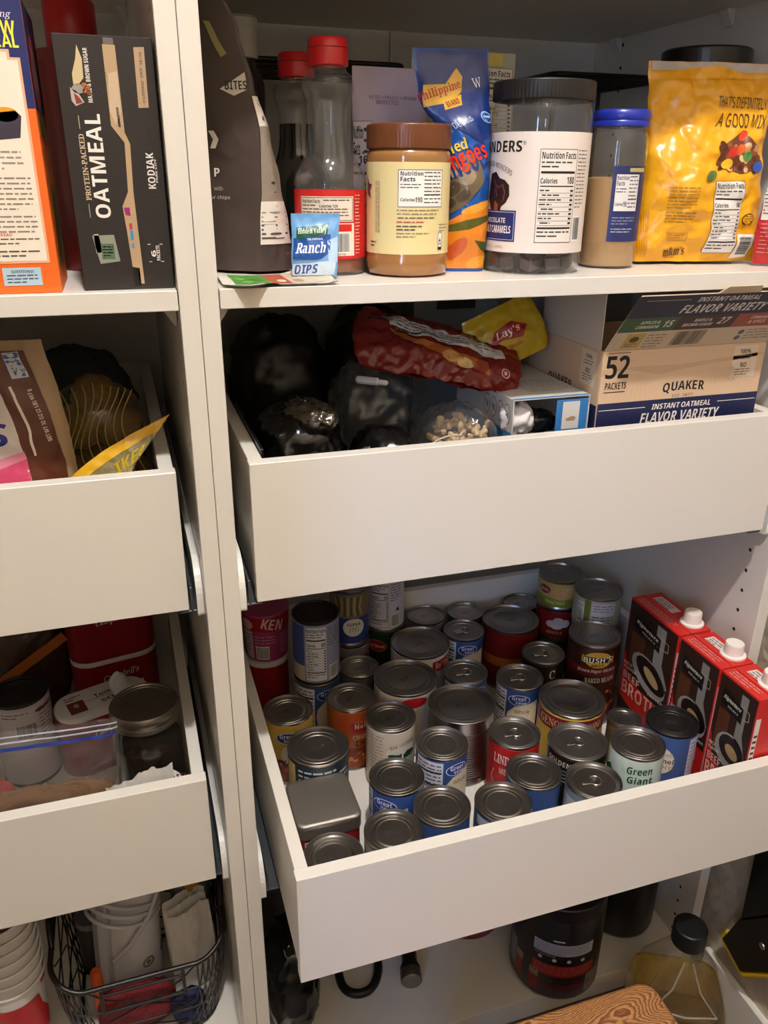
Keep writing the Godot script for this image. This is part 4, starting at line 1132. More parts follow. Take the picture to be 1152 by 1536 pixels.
func can_drawer():
	var none := func(_p, _h): pass
	var b := BASE2
	var beans := func(p: Print, n: int, x0: float, x1: float, y0: float, y1: float, ks: Array):
		var r := RandomNumberGenerator.new()
		r.seed = n
		for k in n: p.ell(r.randf_range(x0, x1), r.randf_range(y0, y1), r.randf_range(0.3, 0.55), r.randf_range(0.22, 0.34), ks[k % ks.size()], r.randf() * 3.0, 10)
	can("yellow store-brand bean can beside the drawer side", 10.15, -21.45, 3.72, 11.2, b, "d6b24e", 0, func(p, h):
		p.ly = 1
		p.rect(-3.0, 0.6, 4.0, 4.6, "7a2a1c")
		p.ell(0.5, 5.6, 1.9, 1.9, "f0e6d0"); p.ly = 2
		beans.call(p, 22, -2.8, 3.8, 0.9, 4.4, ["a83226", "8a4a34", "c89a80", "b04a34"])
		p.ell(-0.3, 8.6, 1.75, 1.0, "e6e8f0"); p.ly = 3; p.ell(-0.3, 8.6, 1.62, 0.88, "1d3f98"); p.ly = 4
		p.text("Great", -0.3, 8.95, 2.2, 0.75, "f2f4f8"); p.text("Value", 0, 8.2, 1.7, 0.55, "f2f4f8"))
	can("wide navy can with rows of white print behind the square tin", 12.4, -11.52, 4.3, 11.7, b, "1e2c3a", 0, func(p, h):
		p.rect(-6.2, 0.7, -3.6, h - 0.8, "c8b070"); p.ly = 1
		for k in 12: p.fine(-3.0, h - 1.3 - k * 0.8, 8.4, 1, 0.62, "c4d0d8", 0.75, k))
	can("orange chili can with red badge", 19.96, -21.73, 3.72, 11.2, b, "c2642c", 22, func(p, h):
		p.rect(-4, 6.5, 4, h - 0.7, "c8552a"); p.rect(-4.0, 0.6, 4.0, 4.2, "8f3f1c"); p.ly = 1
		beans.call(p, 30, -3.5, 3.5, 1.0, 4.0, ["c06a34", "8a3a1c", "d88a4a", "a04a24"])
		p.rect(-0.8, 8.6, 3.2, 9.1, "d8a838"); p.poly([[-1.6, 8.5], [-1.0, 9.0], [2.8, 9.2], [3.2, 8.6], [2.9, 7.2], [-1.1, 7.0]], "c02028"); p.ly = 2
		p.text("Nalley", 0.8, 8.05, 3.2, 1.1, "f4ece0"); p.text("CHUNKY", 0.6, 6.2, 3.4, 0.8, "ecd8b8"); p.text("CHILI", 0.8, 5.0, 3.0, 1.0, "3a1a10"))
	can("cream seafood can with green and red sailboat oval", 24.36, -15.39, 3.72, 11.2, b, "cfc0aa", 20, func(p, h):
		p.fine(-4.6, h - 1.3, 2.4, 12, 0.6, "9a8c78", 0.4, 3); p.ly = 1
		p.ell(0.6, 7.1, 2.5, 1.55, "e4dac8"); p.ly = 2
		p.poly([[-1.7, 6.9], [-1.0, 7.0], [0.0, 6.8], [0.5, 7.0], [0.45, 6.2], [-0.2, 5.7], [-1.2, 6.0]], "1f4a3a"); p.poly([[0.7, 6.6], [1.4, 7.2], [2.6, 7.0], [2.9, 6.6], [2.2, 6.0], [0.9, 5.9]], "1f4a3a"); p.poly([[0.45, 6.1], [0.6, 7.7], [0.75, 6.1]], "efe6d6")
		p.ell(0.5, 5.7, 0.75, 0.5, "c83028"); p.text("BAR HARBOR", 0.7, 8.3, 4.0, 0.6, "3a3a34", 0.12, "r", 0.0, 0.15); p.fine(-1.4, 4.2, 4.2, 4, 0.7, "8a7c68", 0.5, 5))
	can("blue store-brand can touching the square tin", 21.13, -2.99, 3.72, 11.17, b, "335090", -25, func(p, h): store_brand(p, h, ""))
	can("blue can with plain lid at the drawer front, beside the low bare can", 25.12, 3.4, 3.72, 10.74, b, "38548e", 0, func(p, h): p.rect(-3.5, 1.0, 3.5, 6.5, "d6d2cc"))
	can("silver and blue can touching the drawer front, ringed bright lid", 32.71, 5.54, 3.72, 11.2, b, "3a5a98", 20, func(p, h): p.rect(-5, h - 2.2, 1.2, h - 0.7, "c4c8d0"))
	can("blue store-brand can with dark lid and whole-kernel label, beside ribbed can", 29.42, -7.51, 3.72, 11.2, b, "34528f", 38, func(p, h): store_brand(p, h, "Whole"), "ring", 1)
	can("large bare steel can with ribbed wall and no label", 35.31, -14.54, 5.05, 11.7, b, "", 0, none, "ring", 0, true)
	can("red olive can with pull tab and white lettering", 40.32, -6.61, 3.72, 11.2, b, "c01e20", -6, func(p, h):
		p.text("LINDSAY", -0.2, h - 2.6, 4.6, 1.5, "f0e6da", 0.0, "S"); p.text("MEDIUM", 0.2, h - 4.6, 3.2, 1.0, "e8c8b8"); p.path([[-2.4, h - 4.8], [-2.8, h - 6.2], [-2.2, h - 7.4]], 0.15, "e8b8a0"), "tab", 1)
	can("blue can with white lower label beside red olive can, at drawer front", 39.17, 1.54, 3.72, 11.2, b, "36528e", 10, func(p, h): p.poly([[-2.6, 1.0], [3.6, 1.0], [3.6, 5.4], [1.2, 7.6], [-1.6, 7.2]], "d2d2d6"))
	can("blue store-brand can with pull tab and brown Whole lettering", 47.33, -18.89, 3.72, 11.2, b, "34528f", 3, func(p, h): store_brand(p, h, "Whole"), "tab")
	can("large yellow can with purple band and gold lettering", 52.53, -11.56, 5.05, 11.06, b, "d2ac30", -18, func(p, h):
		p.rect(-9, h - 3.2, 9, h - 0.75, "7a1c3c"); p.ly = 1
		p.text("GENOVA", -0.6, h - 2.0, 5.6, 1.4, "d8b868", 0.0, "S"); p.poly([[1.5, h - 3.2], [2.6, h - 3.2], [2.1, h - 4.6]], "b82028"); p.text("TONNO", 5.6, h - 2.0, 3.0, 1.2, "d8b868", 0.0, "S"))
	can("wide black can with pull tab and white capitals", 48.59, -2.98, 4.3, 10.4, b, "181618", -24, func(p, h):
		p.text("GOLDEN GO", 0.2, h - 1.5, 5.6, 0.85, "e6e0d4"); p.fine(-2.4, h - 2.5, 5.0, 5, 0.6, "a89e8c", 0.5, 4), "tab", 1)
	can("pale can with pull tab against drawer front, in front of the black can", 45.89, 5.65, 3.72, 11.32, b, "8a98a8", 0, func(p, h): p.rect(-5, 1, 4, h - 1.6, "d0d4d8"), "tab")
	can("mint and green vegetable can with green lettering", 54.17, 2.91, 3.72, 13.4, b, "d6e6e0", 6, func(p, h):
		p.poly([[-5.6, 0.6], [-5.6, h - 4.0], [-4.0, h - 2.8], [-3.0, h - 4.4], [-1.8, h - 5.6], [-1.4, 0.6]], "2f6a30"); p.ly = 1
		p.ell(-3.6, h - 6.0, 0.8, 1.6, "4a8a3c", 0.4); p.ell(-2.6, h - 7.0, 0.6, 1.4, "23561f", -0.3); p.rect(-1.2, 0.6, 4, 5.2, "c8a84a")
		p.text("Green", 0.5, h - 2.1, 3.4, 1.15, "1f5a3a", 0.06, "b", 0.1); p.text("Giant", 0.7, h - 3.6, 3.4, 1.15, "1f5a3a", 0.06, "b", 0.1))
	can("small low steel can wedged between the yellow can and the broth cartons", 60.17, -8.25, 2.6, 8.0, b, "6a5a3a", 0, none)
	can("blue corn can with near-black lid and white oval", 61.3, 0.77, 3.65, 13.85, b, "415a92", -8, func(p, h):
		p.ell(-0.4, h - 4.6, 2.1, 2.3, "e6dcd2"); p.rect(3.6, 0.7, 6.0, h - 0.8, "c8c8d8"); p.ly = 1
		p.text("Sweet", 0.1, h - 3.5, 2.2, 0.6, "b4805a", 0.1, "r"); p.text("Kernel", 0.0, h - 4.5, 3.2, 0.85, "6a4a2a"); p.text("Corn", 0.4, h - 5.5, 2.4, 0.75, "b4805a", 0.0, "r"); p.fine(3.8, h - 1.5, 2.0, 8, 0.7, "7a7a90", 0.4, 2)
		p.rect(-3.4, 0.6, 2.4, 4.4, "c89a3a"), "ring", 2)
	can("tall brown baked bean can with black and yellow badge", 61.67, -20.73, 4.3, 15.49, b, "3a1c12", 10, func(p, h):
		p.rect(-7, h - 5.6, 7, h - 4.0, "6a1a1e"); p.ly = 1
		p.ell(0.3, h - 2.5, 2.3, 1.5, "d8a830"); p.rect(-2.4, h - 3.1, 2.9, h - 1.9, "d8a830"); p.ly = 2; p.rect(-2.15, h - 3.0, 2.65, h - 2.0, "14100e"); p.ly = 3
		p.text("BUSH'S", 0.25, h - 2.5, 4.6, 0.95, "f0ece4", 0.08, "b", 0.1); p.text("BEST", 0.3, h - 3.5, 2.0, 0.4, "2a1a0c", 0.08)
		p.text("Brown Sugar Hickory", 0.4, h - 4.6, 6.6, 0.8, "efe4d4", 0.06, "S", 0.3); p.text("BAKED BEANS", 1.0, h - 6.3, 5.0, 0.85, "e6d8bc", 0.08, "S"); p.ly = 2
		beans.call(p, 26, -1.0, 5.0, 3.0, h - 7.4, ["8a4a24", "b8733a", "6a3418", "a05a2c"]), "ring", 1)
	can("dark can with pull tab in front of the baked bean can", 54.27, -24.06, 3.6, 11.2, b, "241c18", 30, func(p, h): p.text("C", 0.0, h - 2.2, 1.0, 1.6, "e0dcd6", 0.0, "S"), "tab")
	can("large dark red tomato can with orange band", 53.28, -34.59, 5.05, 12.03, b, "6e1212", -10, func(p, h): p.rect(-9, h - 7.2, 9, h - 5.4, "b0622a"), "ring", 1)
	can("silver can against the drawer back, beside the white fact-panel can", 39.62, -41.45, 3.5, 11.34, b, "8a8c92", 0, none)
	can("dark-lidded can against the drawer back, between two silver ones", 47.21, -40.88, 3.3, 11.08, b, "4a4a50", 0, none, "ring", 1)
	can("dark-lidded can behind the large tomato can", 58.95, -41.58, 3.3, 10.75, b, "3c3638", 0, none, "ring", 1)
	can("large white can with small red badge behind cream wide can", 35.25, -32.53, 5.05, 11.7, b, "d8d2cc", 15, func(p, h):
		p.poly([[1.0, h - 1.2], [5.4, h - 1.0], [5.4, h - 3.4], [1.0, h - 3.0]], "b81c22"); p.ly = 1; p.text("Ro*Tel", 3.2, h - 2.1, 3.4, 1.2, "f0e8e0", 0.0, "S"))
	can("blue store-brand can with pull tab in the drawer's back rows", 44.24, -34.53, 3.6, 11.32, b, "34528f", 14, func(p, h): store_brand(p, h, ""), "tab")
	can("blue can with pull tab behind the bare ribbed can", 39.53, -22.84, 3.6, 11.2, b, "344f88", 40, func(p, h): store_brand(p, h, ""), "tab", 1)
	can("large cream-white can with a red arc near its rim", 29.41, -23.34, 5.05, 11.81, b, "ddd2c4", 25, func(p, h):
		p.ell(-0.6, h - 1.6, 2.2, 0.9, "c0242a"); p.ly = 1; p.fine(1.0, h - 2.2, 5.0, 1, 0.4, "8a8074", 0.5, 3); p.rect(5.2, h - 6.2, 5.5, h - 4.6, "1c1a1a"); p.fine(1.8, h - 5.0, 3.0, 5, 0.6, "b0a698", 0.4, 4))
	can("plain silver can beside the tall stacked fact-panel can", 23.62, -29.71, 3.3, 10.82, b, "5a5c60", 0, none)
	# stacks
	can("blue store-brand can under a taller fact-panel can", 16.5, -29.43, 3.72, 11.2, b, "34528f", 25, func(p, h): store_brand(p, h, ""))
	can("pale can with fact panel, dark lid, stacked on a blue can", 16.5, -29.43, 3.7, 11.3, b + 11.22, "8f93b4", 10, func(p, h):
		facts_can(p, h, "45", -2.4); p.rect(-6, 0.7, -2.6, 3.4, "c8b49a"); p.rect(-6, 3.4, -2.6, h - 0.7, "3d4f96"), "ring", 2)
	can("dull can under the blue mushroom can at the back", 24.4, -38.5, 3.5, 11.2, b, "7a7478", 0, func(p, h): p.rect(-4, h - 3.4, 4, h - 2.2, "8a2a2c"))
	can("blue can with brown food picture and white oval, stacked at back", 24.4, -38.5, 3.4, 10.6, b + 11.22, "2c3c86", 0, func(p, h):
		p.rect(-5, 5.4, 5, h - 0.7, "7a7258"); p.ly = 1
		for k in 9: p.path([[-2.6 + k * 0.6, 5.8], [-2.2 + k * 0.5, 7.4], [-2.6 + k * 0.6, 9.4]], 0.22, "4e3b24" if k % 2 else "b4a680")
		p.ell(0.8, 3.6, 1.9, 1.7, "dcdcd6"); p.ly = 2; p.text("SUPER", 0.8, 4.2, 2.4, 0.6, "3a3a44"); p.text("ITO", 0.8, 3.2, 1.6, 0.8, "6a6a5a", 0.0, "r"))
	can("dark green can with red badge under the white fact-panel can", 31.69, -41.36, 3.55, 11.2, b, "1a3a26", -10, func(p, h):
		p.ell(-0.8, h - 3.0, 1.9, 1.2, "c89a3a"); p.ly = 1; p.ell(-0.8, h - 3.0, 1.75, 1.05, "a81c24"); p.ly = 2; p.text("Del Monte", -0.8, h - 3.0, 3.0, 0.7, "f0e4d0", 0.0, "S"))
	can("white fact-panel can stacked on dark green can", 31.69, -41.36, 3.5, 10.4, b + 11.22, "ccd0e4", 0, func(p, h):
		facts_can(p, h, "20", -2.6); p.poly([[2.0, 3.9], [2.9, 3.9], [2.45, 4.7]], "1c1a1a"); p.ly = 1)
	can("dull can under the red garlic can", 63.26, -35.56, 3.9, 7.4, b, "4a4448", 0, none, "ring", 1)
	can("red can with white cloves in the middle of a stack", 63.26, -35.56, 3.95, 6.2, b + 7.42, "7c141c", 0, func(p, h):
		for q in [[0.4, 3.8, 1.0, 0.8], [-0.9, 3.2, 0.9, 0.7], [1.6, 3.4, 0.9, 0.8], [0.2, 2.8, 1.1, 0.6]]: p.ell(q[0], q[1], q[2], q[3], ["cfc8c0", "b8b0a8", "dcd6d0", "a89c94"][int(q[0] * 3 + 4) % 4])
		p.ly = 1; p.text("WHOLE", -0.2, 1.5, 2.8, 0.6, "e0b8a8"), "ring", 1)
	can("green and yellow fruit can on top of the red garlic can", 63.26, -35.56, 4.0, 5.7, b + 13.64, "7d8a34", -6, func(p, h):
		p.rect(-8, 2.2, 8, h - 0.6, "b8a464"); p.ly = 1; p.ell(0.8, 3.2, 2.2, 1.2, "c89e68"); p.ell(2.4, 3.6, 1.6, 0.9, "d4b488"); p.ell(-2.4, 3.6, 1.3, 0.8, "6c1a28"); p.ly = 2
		p.text("Dole", -2.4, 3.6, 1.8, 0.7, "d8c0a8", 0.0, "S"); p.text("PEACHES", -0.2, 1.4, 3.4, 0.6, "d4d4a0"), "ring", 1)
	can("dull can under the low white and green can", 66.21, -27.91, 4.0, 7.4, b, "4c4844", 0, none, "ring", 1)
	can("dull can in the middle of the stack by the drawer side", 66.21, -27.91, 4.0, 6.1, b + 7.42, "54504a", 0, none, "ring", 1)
	can("low white and green can on top of a stack by the drawer side", 66.21, -27.91, 4.1, 5.95, b + 13.54, "b0b2a4", 0, func(p, h):
		p.rect(-2.0, 0.7, -0.9, h - 0.6, "6f7a34"); p.barcode(-3.4, 1.0, 1.2, 3.4, true); p.rect(-0.7, 2.6, 3.4, h - 0.9, "c6c8d2"); p.ly = 1; p.fine(-0.5, h - 1.3, 3.6, 3, 0.5, "6a70a0", 0.5, 2); p.fine(-0.5, 2.5, 3.8, 3, 0.5, "4a4a44", 0.6, 3), "ring", 1)
	can("low bare steel can in the corner in front of the square tin", 10.3, 5.25, 3.72, 8.7, b, "", 0, none)
	can("plain steel can at the drawer front between corner can and blue can", 17.87, 5.5, 3.68, 10.66, b, "9a948c", 0, none)
	square_tin()
	broth_cartons()
	noodle_cup()

func square_tin():
	var t := thing("square_tin", "square tin with rounded brushed steel lid and red body", "tin", Vector3(11.0, BASE2, -3.15))
	var g := G.new()
	g.x = Transform3D(Basis(Vector3(1, 0, 0), Vector3(0, 0, -1), Vector3(0, 1, 0)), Vector3.ZERO)
	g.extrude(rrect(8.1, 8.3, 0.9), 0.02, 8.5)
	mk(g, "body", M("8a1a1e", 0.35), t)
	g = G.new()
	var rows := []
	for e in [[8.4, 8.6, 7.7], [8.45, 8.65, 7.75], [8.45, 8.65, 8.85], [8.3, 8.5, 9.0], [8.5, 8.7, 9.15], [8.5, 8.7, 9.6], [8.3, 8.5, 9.85], [7.6, 7.8, 9.97], [3.0, 3.0, 10.0], [0.02, 0.02, 10.0]]:
		var row := []
		for q in rrect(e[0], e[1], min(1.1, e[0] * 0.45)): row.append(Vector3(q.x, e[2], -q.y))
		rows.append(row)
	g.grid(rows, true)
	mk(g, "lid", M("a39c94", 0.5, 0.93), t)
	var p := pnew()
	p.rect(-3.4, 4.6, -1.9, 7.2, "d8d0c8"); p.ly = 1; p.text("Nutrition", -2.65, 6.9, 1.3, 0.3, "1c1816"); p.fine(-3.3, 6.5, 1.3, 5, 0.35, "3a3430", 0.5, 2)
	mk(p.emit(on_face(Vector3(0, 0, 4.15), Vector3.RIGHT, Vector3.UP)), "print", ink_mat(), t)

func broth_cartons():
	for k in 3:
		var z0: float = [-17.2, -4.75, 4.0][k]
		var z1: float = [-5.2, 3.75, 11.2][k]
		var top := -51.6
		var at := Vector3(67.85, BASE2, (z0 + z1) / 2)
		var t := thing("broth_carton", ["red beef broth carton nearest the baked bean can", "red beef broth carton between the other two cartons", "red beef broth carton against the drawer front"][k], "carton", at, 0.0, "broth cartons in the drawer")
		panel(Vector3(65.1, BASE2, z0), Vector3(70.6, top, z1), "body", M("c8241f", 0.38), t, at)
		var d := (z1 - z0)
		var g := G.new()   # folded top seam
		g.box(Vector3(67.2, top + 0.08, (z0 + z1) / 2) - at, Vector3(0.25, 0.18, d - 0.3), 0.05)
		mk(g, "top_seam", M("d83a30", 0.4), t)
		var c := Vector3(69.0, top, z1 - 2.4) - at
		g = G.new()
		g.x.origin = c
		g.lathe([Vector2(1.75, 0.02), Vector2(1.75, 0.3), Vector2(1.4, 0.42), Vector2(0, 0.42)], 28)
		mk(g, "spout_flange", M("ece4dc", 0.35), t)
		g = ribbed([Vector2(1.3, 0.4), Vector2(1.32, 0.5), Vector2(1.28, 1.9), Vector2(1.15, 2.05)], 30, func(y): return 0.02 if y > 0.45 and y < 1.85 else 0.0, 90)
		g.lathe([Vector2(1.15, 2.05), Vector2(0, 2.07)], 28)
		var cap := mk(g, "cap", M("f0e6de", 0.35), t)
		cap.position = c * 0.01
		var p := pnew()   # wide face, u = z
		var h := top - BASE2
		p.rect(0.15, h * 0.4, d - 0.15, h - 0.3, "33201a")
		p.ly = 1
		for j in 5: p.rect(0.3 + j * d / 5.2, h * 0.4, 0.34 + j * d / 5.2, h - 0.4, "43291f")
		p.rect(d * 0.12, h * 0.52, d * 0.42, h * 0.78, "5c3420")
		p.poly([[0.15, h * 0.62], [0.15, h * 0.3], [d - 0.15, h * 0.12], [d - 0.15, h * 0.28], [d * 0.5, h * 0.36], [d * 0.15, h * 0.46]], "c8241f")
		p.poly([[0.15, h * 0.1], [d - 0.15, h * 0.02], [d - 0.15, h * 0.12], [0.15, h * 0.24]], "2a2220")
		p.ly = 2   # ladle: bowl, broth, handle
		p.poly([[d * 0.6, h - 1.0], [d * 0.78, h - 1.0], [d * 0.78, h - 7.0], [d * 0.95, h - 10.2], [d * 0.9, h - 10.6], [d * 0.6, h - 8.2]], "8d8a86")
		p.ell(d * 0.56, h - 10.6, d * 0.38, 2.7, "a19c98", -0.3); p.ly = 3; p.ell(d * 0.6, h - 10.2, d * 0.33, 2.0, "1d1210", -0.3); p.ly = 4; p.ell(d * 0.62, h - 10.4, d * 0.18, 0.9, "b59a6c", -0.4)
		p.ly = 4
		p.poly([[d * 0.14, h - 1.9], [d * 0.7, h - 3.0], [d * 0.7, h - 5.4], [d * 0.14, h - 4.4]], "131010")
		p.path([[d * 0.62, h - 2.6], [d * 0.85, h - 2.9], [d * 0.86, h - 4.2], [d * 0.62, h - 4.6]], 0.12, "b8a890")
		p.ly = 5
		p.text("Signature", d * 0.42, h - 3.35, d * 0.46, 0.8, "f0ece4", -0.1, "S", 0.3); p.text("SELECT", d * 0.46, h - 4.3, d * 0.28, 0.28, "d8d2c8", -0.1)
		p.text("RICH", d * 0.13, h - 11.4, d * 0.18, 0.5, "f0e0d8", 0.1); p.text("FLAVOR", d * 0.19, h - 12.1, d * 0.28, 0.5, "f0e0d8", 0.1)
		p.text("BEEF", d * 0.24, h - 13.5, d * 0.36, 1.2, "eab8a8", 0.05); p.text("BROTH", d * 0.44, h - 15.6, d * 0.76, 2.4, "eab8a8", 0.05); p.text("FAT FREE", d * 0.78, h - 13.2, d * 0.34, 0.4, "f0e0d8", 0.1)
		mk(p.emit(on_face(Vector3(65.1, BASE2, z0) - at, Vector3(0, 0, 1), Vector3.UP)), "print", ink_mat(0.4), t)
		p = pnew()   # top: date patch and small print, u = z, w = x
		p.rect(1.3, 2.9, d * 0.52, 4.6, "ded6d0"); p.ly = 1; p.fine(1.6, 4.2, d * 0.3, 3, 0.5, "3a3432", 0.55, k); p.fine(0.8, 1.6, d * 0.75, 3, 0.5, "eab0a4", 0.4, k + 4)
		mk(p.emit(on_face(Vector3(65.1, top, z0) - at, Vector3(0, 0, 1), Vector3(1, 0, 0))), "top_print", ink_mat(0.4), t)
		p = pnew()   # narrow front
		p.rect(0.1, 0.3, 0.9, h - 3.0, "dcd4cc"); p.ly = 1
		for j in 20: p.rect(0.25, 0.6 + j * 0.9, 0.8, 1.0 + j * 0.9, "2a2422")
		p.ell(2.4, h - 1.4, 0.9, 0.9, "16100e"); p.ly = 2; p.ell(2.4, h - 1.4, 0.7, 0.7, "e8e0d8"); p.ly = 3; p.ell(2.5, h - 1.3, 0.35, 0.45, "16100e")
		mk(p.emit(on_face(Vector3(65.1, BASE2, z1) - at, Vector3.RIGHT, Vector3.UP)), "end_print", ink_mat(0.4), t)

func soup_pack(label: String, at: Vector3, turn: float, torn: bool, nx := 2):
	# shrink carton: red wrapper with rounded ends and a white top
	var t := thing("soup_pack", label, "pack", at, turn)
	var g := G.new()
	var w := 6.7 * nx
	g.x = Transform3D(Basis(Vector3(1, 0, 0), Vector3(0, 0, -1), Vector3(0, 1, 0)), Vector3.ZERO)
	g.extrude(rrect(w, 7.0, 3.2, 8), 0.02, 9.6)
	mk(g, "wrapper", M("8e1018", 0.4), t)
	g = G.new()
	var rows := []
	for e in [[0.0, 9.4], [0.06, 9.6], [0.02, 10.0], [-0.3, 10.2], [-2.4, 10.25], [-6.9, 10.25]]:
		var row := []
		for q in rrect(w + e[0], 7.0 + e[0], max(0.02, 3.2 + e[0] * 0.46), 8): row.append(Vector3(q.x, e[1], -q.y))
		rows.append(row)
	g.grid(rows, true)
	mk(g, "top", M("d9d6d6", 0.45), t)
	var p := pnew()
	p.text("Campbell's", 0.4 if nx > 1 else 0.0, 6.9, 5.6, 1.5, "e8e0dc", 0.1, "S", 0.35)
	mk(p.emit(on_face(Vector3(0, 0, 3.5), Vector3.RIGHT, Vector3.UP)), "print", ink_mat(0.4), t)
	p = pnew()
	p.rect(-w / 2 + 1.8, -2.2, -w / 2 + 4.2, 0.8, "6a3430"); p.text("Tomato", 1.4, 0.9, 4.6, 1.0, "6a1418", 0.15); p.text("SOUP", 1.8, -0.8, 4.2, 0.8, "2a1a1a", 0.15)
	p.fine(-w / 2 + 1.8, 2.2, 2.4, 2, 0.6, "3a3030", 0.6, 2)
	p.ly = 1; p.text("6", -w / 2 + 3.0, -0.3, 0.7, 0.9, "d8c8c0")
	mk(p.emit(on_face(Vector3(0, 10.25, 0), Vector3.RIGHT, Vector3(0, 0, -1))), "top_print", ink_mat(0.4), t)
	if torn:
		g = G.new()
		var rr := []
		for j in 9:
			var row := []
			for i in 11: row.append(Vector3(w * 0.12 + i * 0.52 + 0.25 * n3(i, j, 2), 10.3 + (0.5 + 0.4 * j) * (0.6 + 0.4 * n3(i * 0.6, j * 0.5, 5)) * (0.35 + 0.65 * sin(i * 0.55)), 1.2 - j * 0.35 + 0.4 * n3(i * 0.5, j * 0.6, 9)))
			rr.append(row)
		g.grid(rr)
		mk(g, "torn_flap", M("d4d0d4", 0.55), t)

func noodle_cup():
	soup_pack("red and white soup pack under the pink noodle cup", Vector3(10.0, BASE2, -39.0), 90.0, false, 1)
	var y := BASE2 + 10.3
	var t := thing("noodle_cup", "pink and red paper noodle cup on a soup pack", "cup", Vector3(10.2, y, -39.4), to_eye(10.2, -39.4))
	var g := G.new()
	g.lathe([Vector2(0, 0.2), Vector2(3.3, 0), Vector2(3.45, 0.15), Vector2(3.9, 8.6), Vector2(4.05, 8.75), Vector2(3.95, 8.95), Vector2(0, 8.9)], 36)
	mk(g, "cup", M("a83a6a", 0.45), t)
	var p := pnew()
	p.rect(-12, 5.9, 12, 8.5, "a81a28"); p.rect(-4.6, 0.4, -2.4, 5.8, "c8b8c0"); p.ly = 1
	p.text("KEN", 1.0, 7.2, 3.4, 1.9, "e8c8c8", -0.25); p.ell(-3.4, 7.0, 1.2, 1.0, "d8a8a8"); p.barcode(-1.8, 0.7, 2.0, 2.2); p.fine(-2.0, 5.0, 3.6, 4, 0.6, "e0a0b8", 0.4, 3); p.fine(-4.4, 5.2, 1.8, 6, 0.6, "4a3a44", 0.5, 4); p.fine(2.2, 5.0, 1.8, 8, 0.5, "e0a0b8", 0.4, 5)
	mk(p.emit(func(u, w, off): return Vector3(sin(u / 3.6) * (3.46 + w * 0.052 + off), w, cos(u / 3.6) * (3.46 + w * 0.052 + off)), 0.7), "print", ink_mat(0.45), t)

# ---------------------------------------------------------------- upper drawer of the wide frame
func sheet(t: Node, called: String, m: Material, f: Callable, nu := 24, nv := 24) -> MeshInstance3D:
	var g := G.new()
	var rows := []
	for j in nv + 1:
		var row := []
		for i in nu + 1: row.append(f.call(float(i) / nu, float(j) / nv))
		rows.append(row)
	g.grid(rows)
	return mk(g, called, m, t)
func upper_drawer():
	var base := -31.97
	quick_oats(base)
	bar_box(base)
	# grey-white box at the back
	var r := carton("grey_food_box", "pale grey box with a row of dots behind the snack bags", "box", Vector3(34.8, base, -44.0), Vector3(48.6, -7.6, -38.0), M("8f9490", 0.5))
	var p := pnew()
	for k in 10: p.ell(36.2 + k * 1.25, -12.6 - k * 0.02, 0.28, 0.28, ["5a4a44", "7a5a50", "6a6a60"][k % 3])
	panel(Vector3(38.4, -8.9, -37.95), Vector3(44.6, -7.2, -37.6), "dark_clip", M("1c1e20", 0.4), r[0], r[1])
	p.fine(36, -13.6, 10, 2, 0.5, "4a4c4a", 0.5, 2)
	front_print(r[0], r[1], -38.0, p)
	# black bags filling the left half
	var black := M("0b0b0c", 0.16)
	var t := thing("black_bag", "large glossy black bag with crinkled silver top", "bag", Vector3(11.5, base, -13.0))
	lump(t, "bag", black, Vector3(4.7, 8.2, 6.6), Vector3(0, 8.6, 0), 0.9, 0.16, 3.0, 0.75, 56, 34)
	lump(t, "silver_fold", M("6d675f", 0.2, 0.85), Vector3(1.9, 1.5, 3.6), Vector3(0.6, 16.4, 3.4), 0.55, 0.6, 9.0, 0.9, 36, 22, 0.5)
	t = thing("black_snack_bag", "flat black bag lying along the drawer front", "bag", Vector3(20.9, base, -8.9))
	lump(t, "bag", M("121011", 0.22), Vector3(3.5, 6.8, 5.0), Vector3(0, 7.2, 0), 0.6, 0.2, 14.0, 0.7, 50, 30)
	lump(t, "torn_edge", M("8a8278", 0.25, 0.6), Vector3(0.7, 0.4, 2.0), Vector3(-1.8, 12.5, 0.4), 0.3, 0.8, 19.0, 0.9, 20, 12, -0.5)
	t = thing("dark_sack", "dull black sack at the back of the snack drawer", "bag", Vector3(13.8, base, -37.0))
	lump(t, "bag", M("0a0a0b", 0.35), Vector3(6.2, 11.0, 7.4), Vector3(0, 11.4, 0), 1.1, 0.13, 24.0, 0.7, 50, 30)
	t = thing("dull_black_bag", "dull black bag behind the red chip bag", "bag", Vector3(27.2, base, -37.0))
	lump(t, "bag", M("0c0b0c", 0.4), Vector3(5.4, 11.6, 7.0), Vector3(0, 12.0, 0), 1.0, 0.15, 27.0, 0.7, 50, 30)
	t = thing("diamond_bag", "black bag with pale diamond shapes along the drawer side", "bag", Vector3(5.75, base, -12.0))
	panel(Vector3(5.45, base, -24.0), Vector3(5.75, -17.0, -3.5), "sheet", M("141313", 0.3), t, Vector3(5.75, base, -12.0))
	p = pnew()
	for k in 4: p.poly([[8.5 + k * 3.4, 12.6 - k * 0.9], [9.3 + k * 3.4, 13.6 - k * 0.9], [10.1 + k * 3.4, 12.4 - k * 0.9], [9.3 + k * 3.4, 11.2 - k * 0.9]], "7c7a74")
	mk(p.emit(on_face(Vector3(0.02, 0, 12.0), Vector3(0, 0, -1), Vector3.UP)), "print", ink_mat(0.4), t)
	# brick-red bag low in the corner
	t = thing("brick_red_bag", "brick red snack bag tucked low behind the drawer front", "bag", Vector3(11.5, base, -3.3))
	lump(t, "bag", M("7a2412", 0.3), Vector3(4.8, 5.6, 0.8), Vector3(0, 6.0, 0), 0.3, 0.3, 31.0, 0.7, 40, 24)
	chips()
	nuts(base)
	yellow_chips(base)

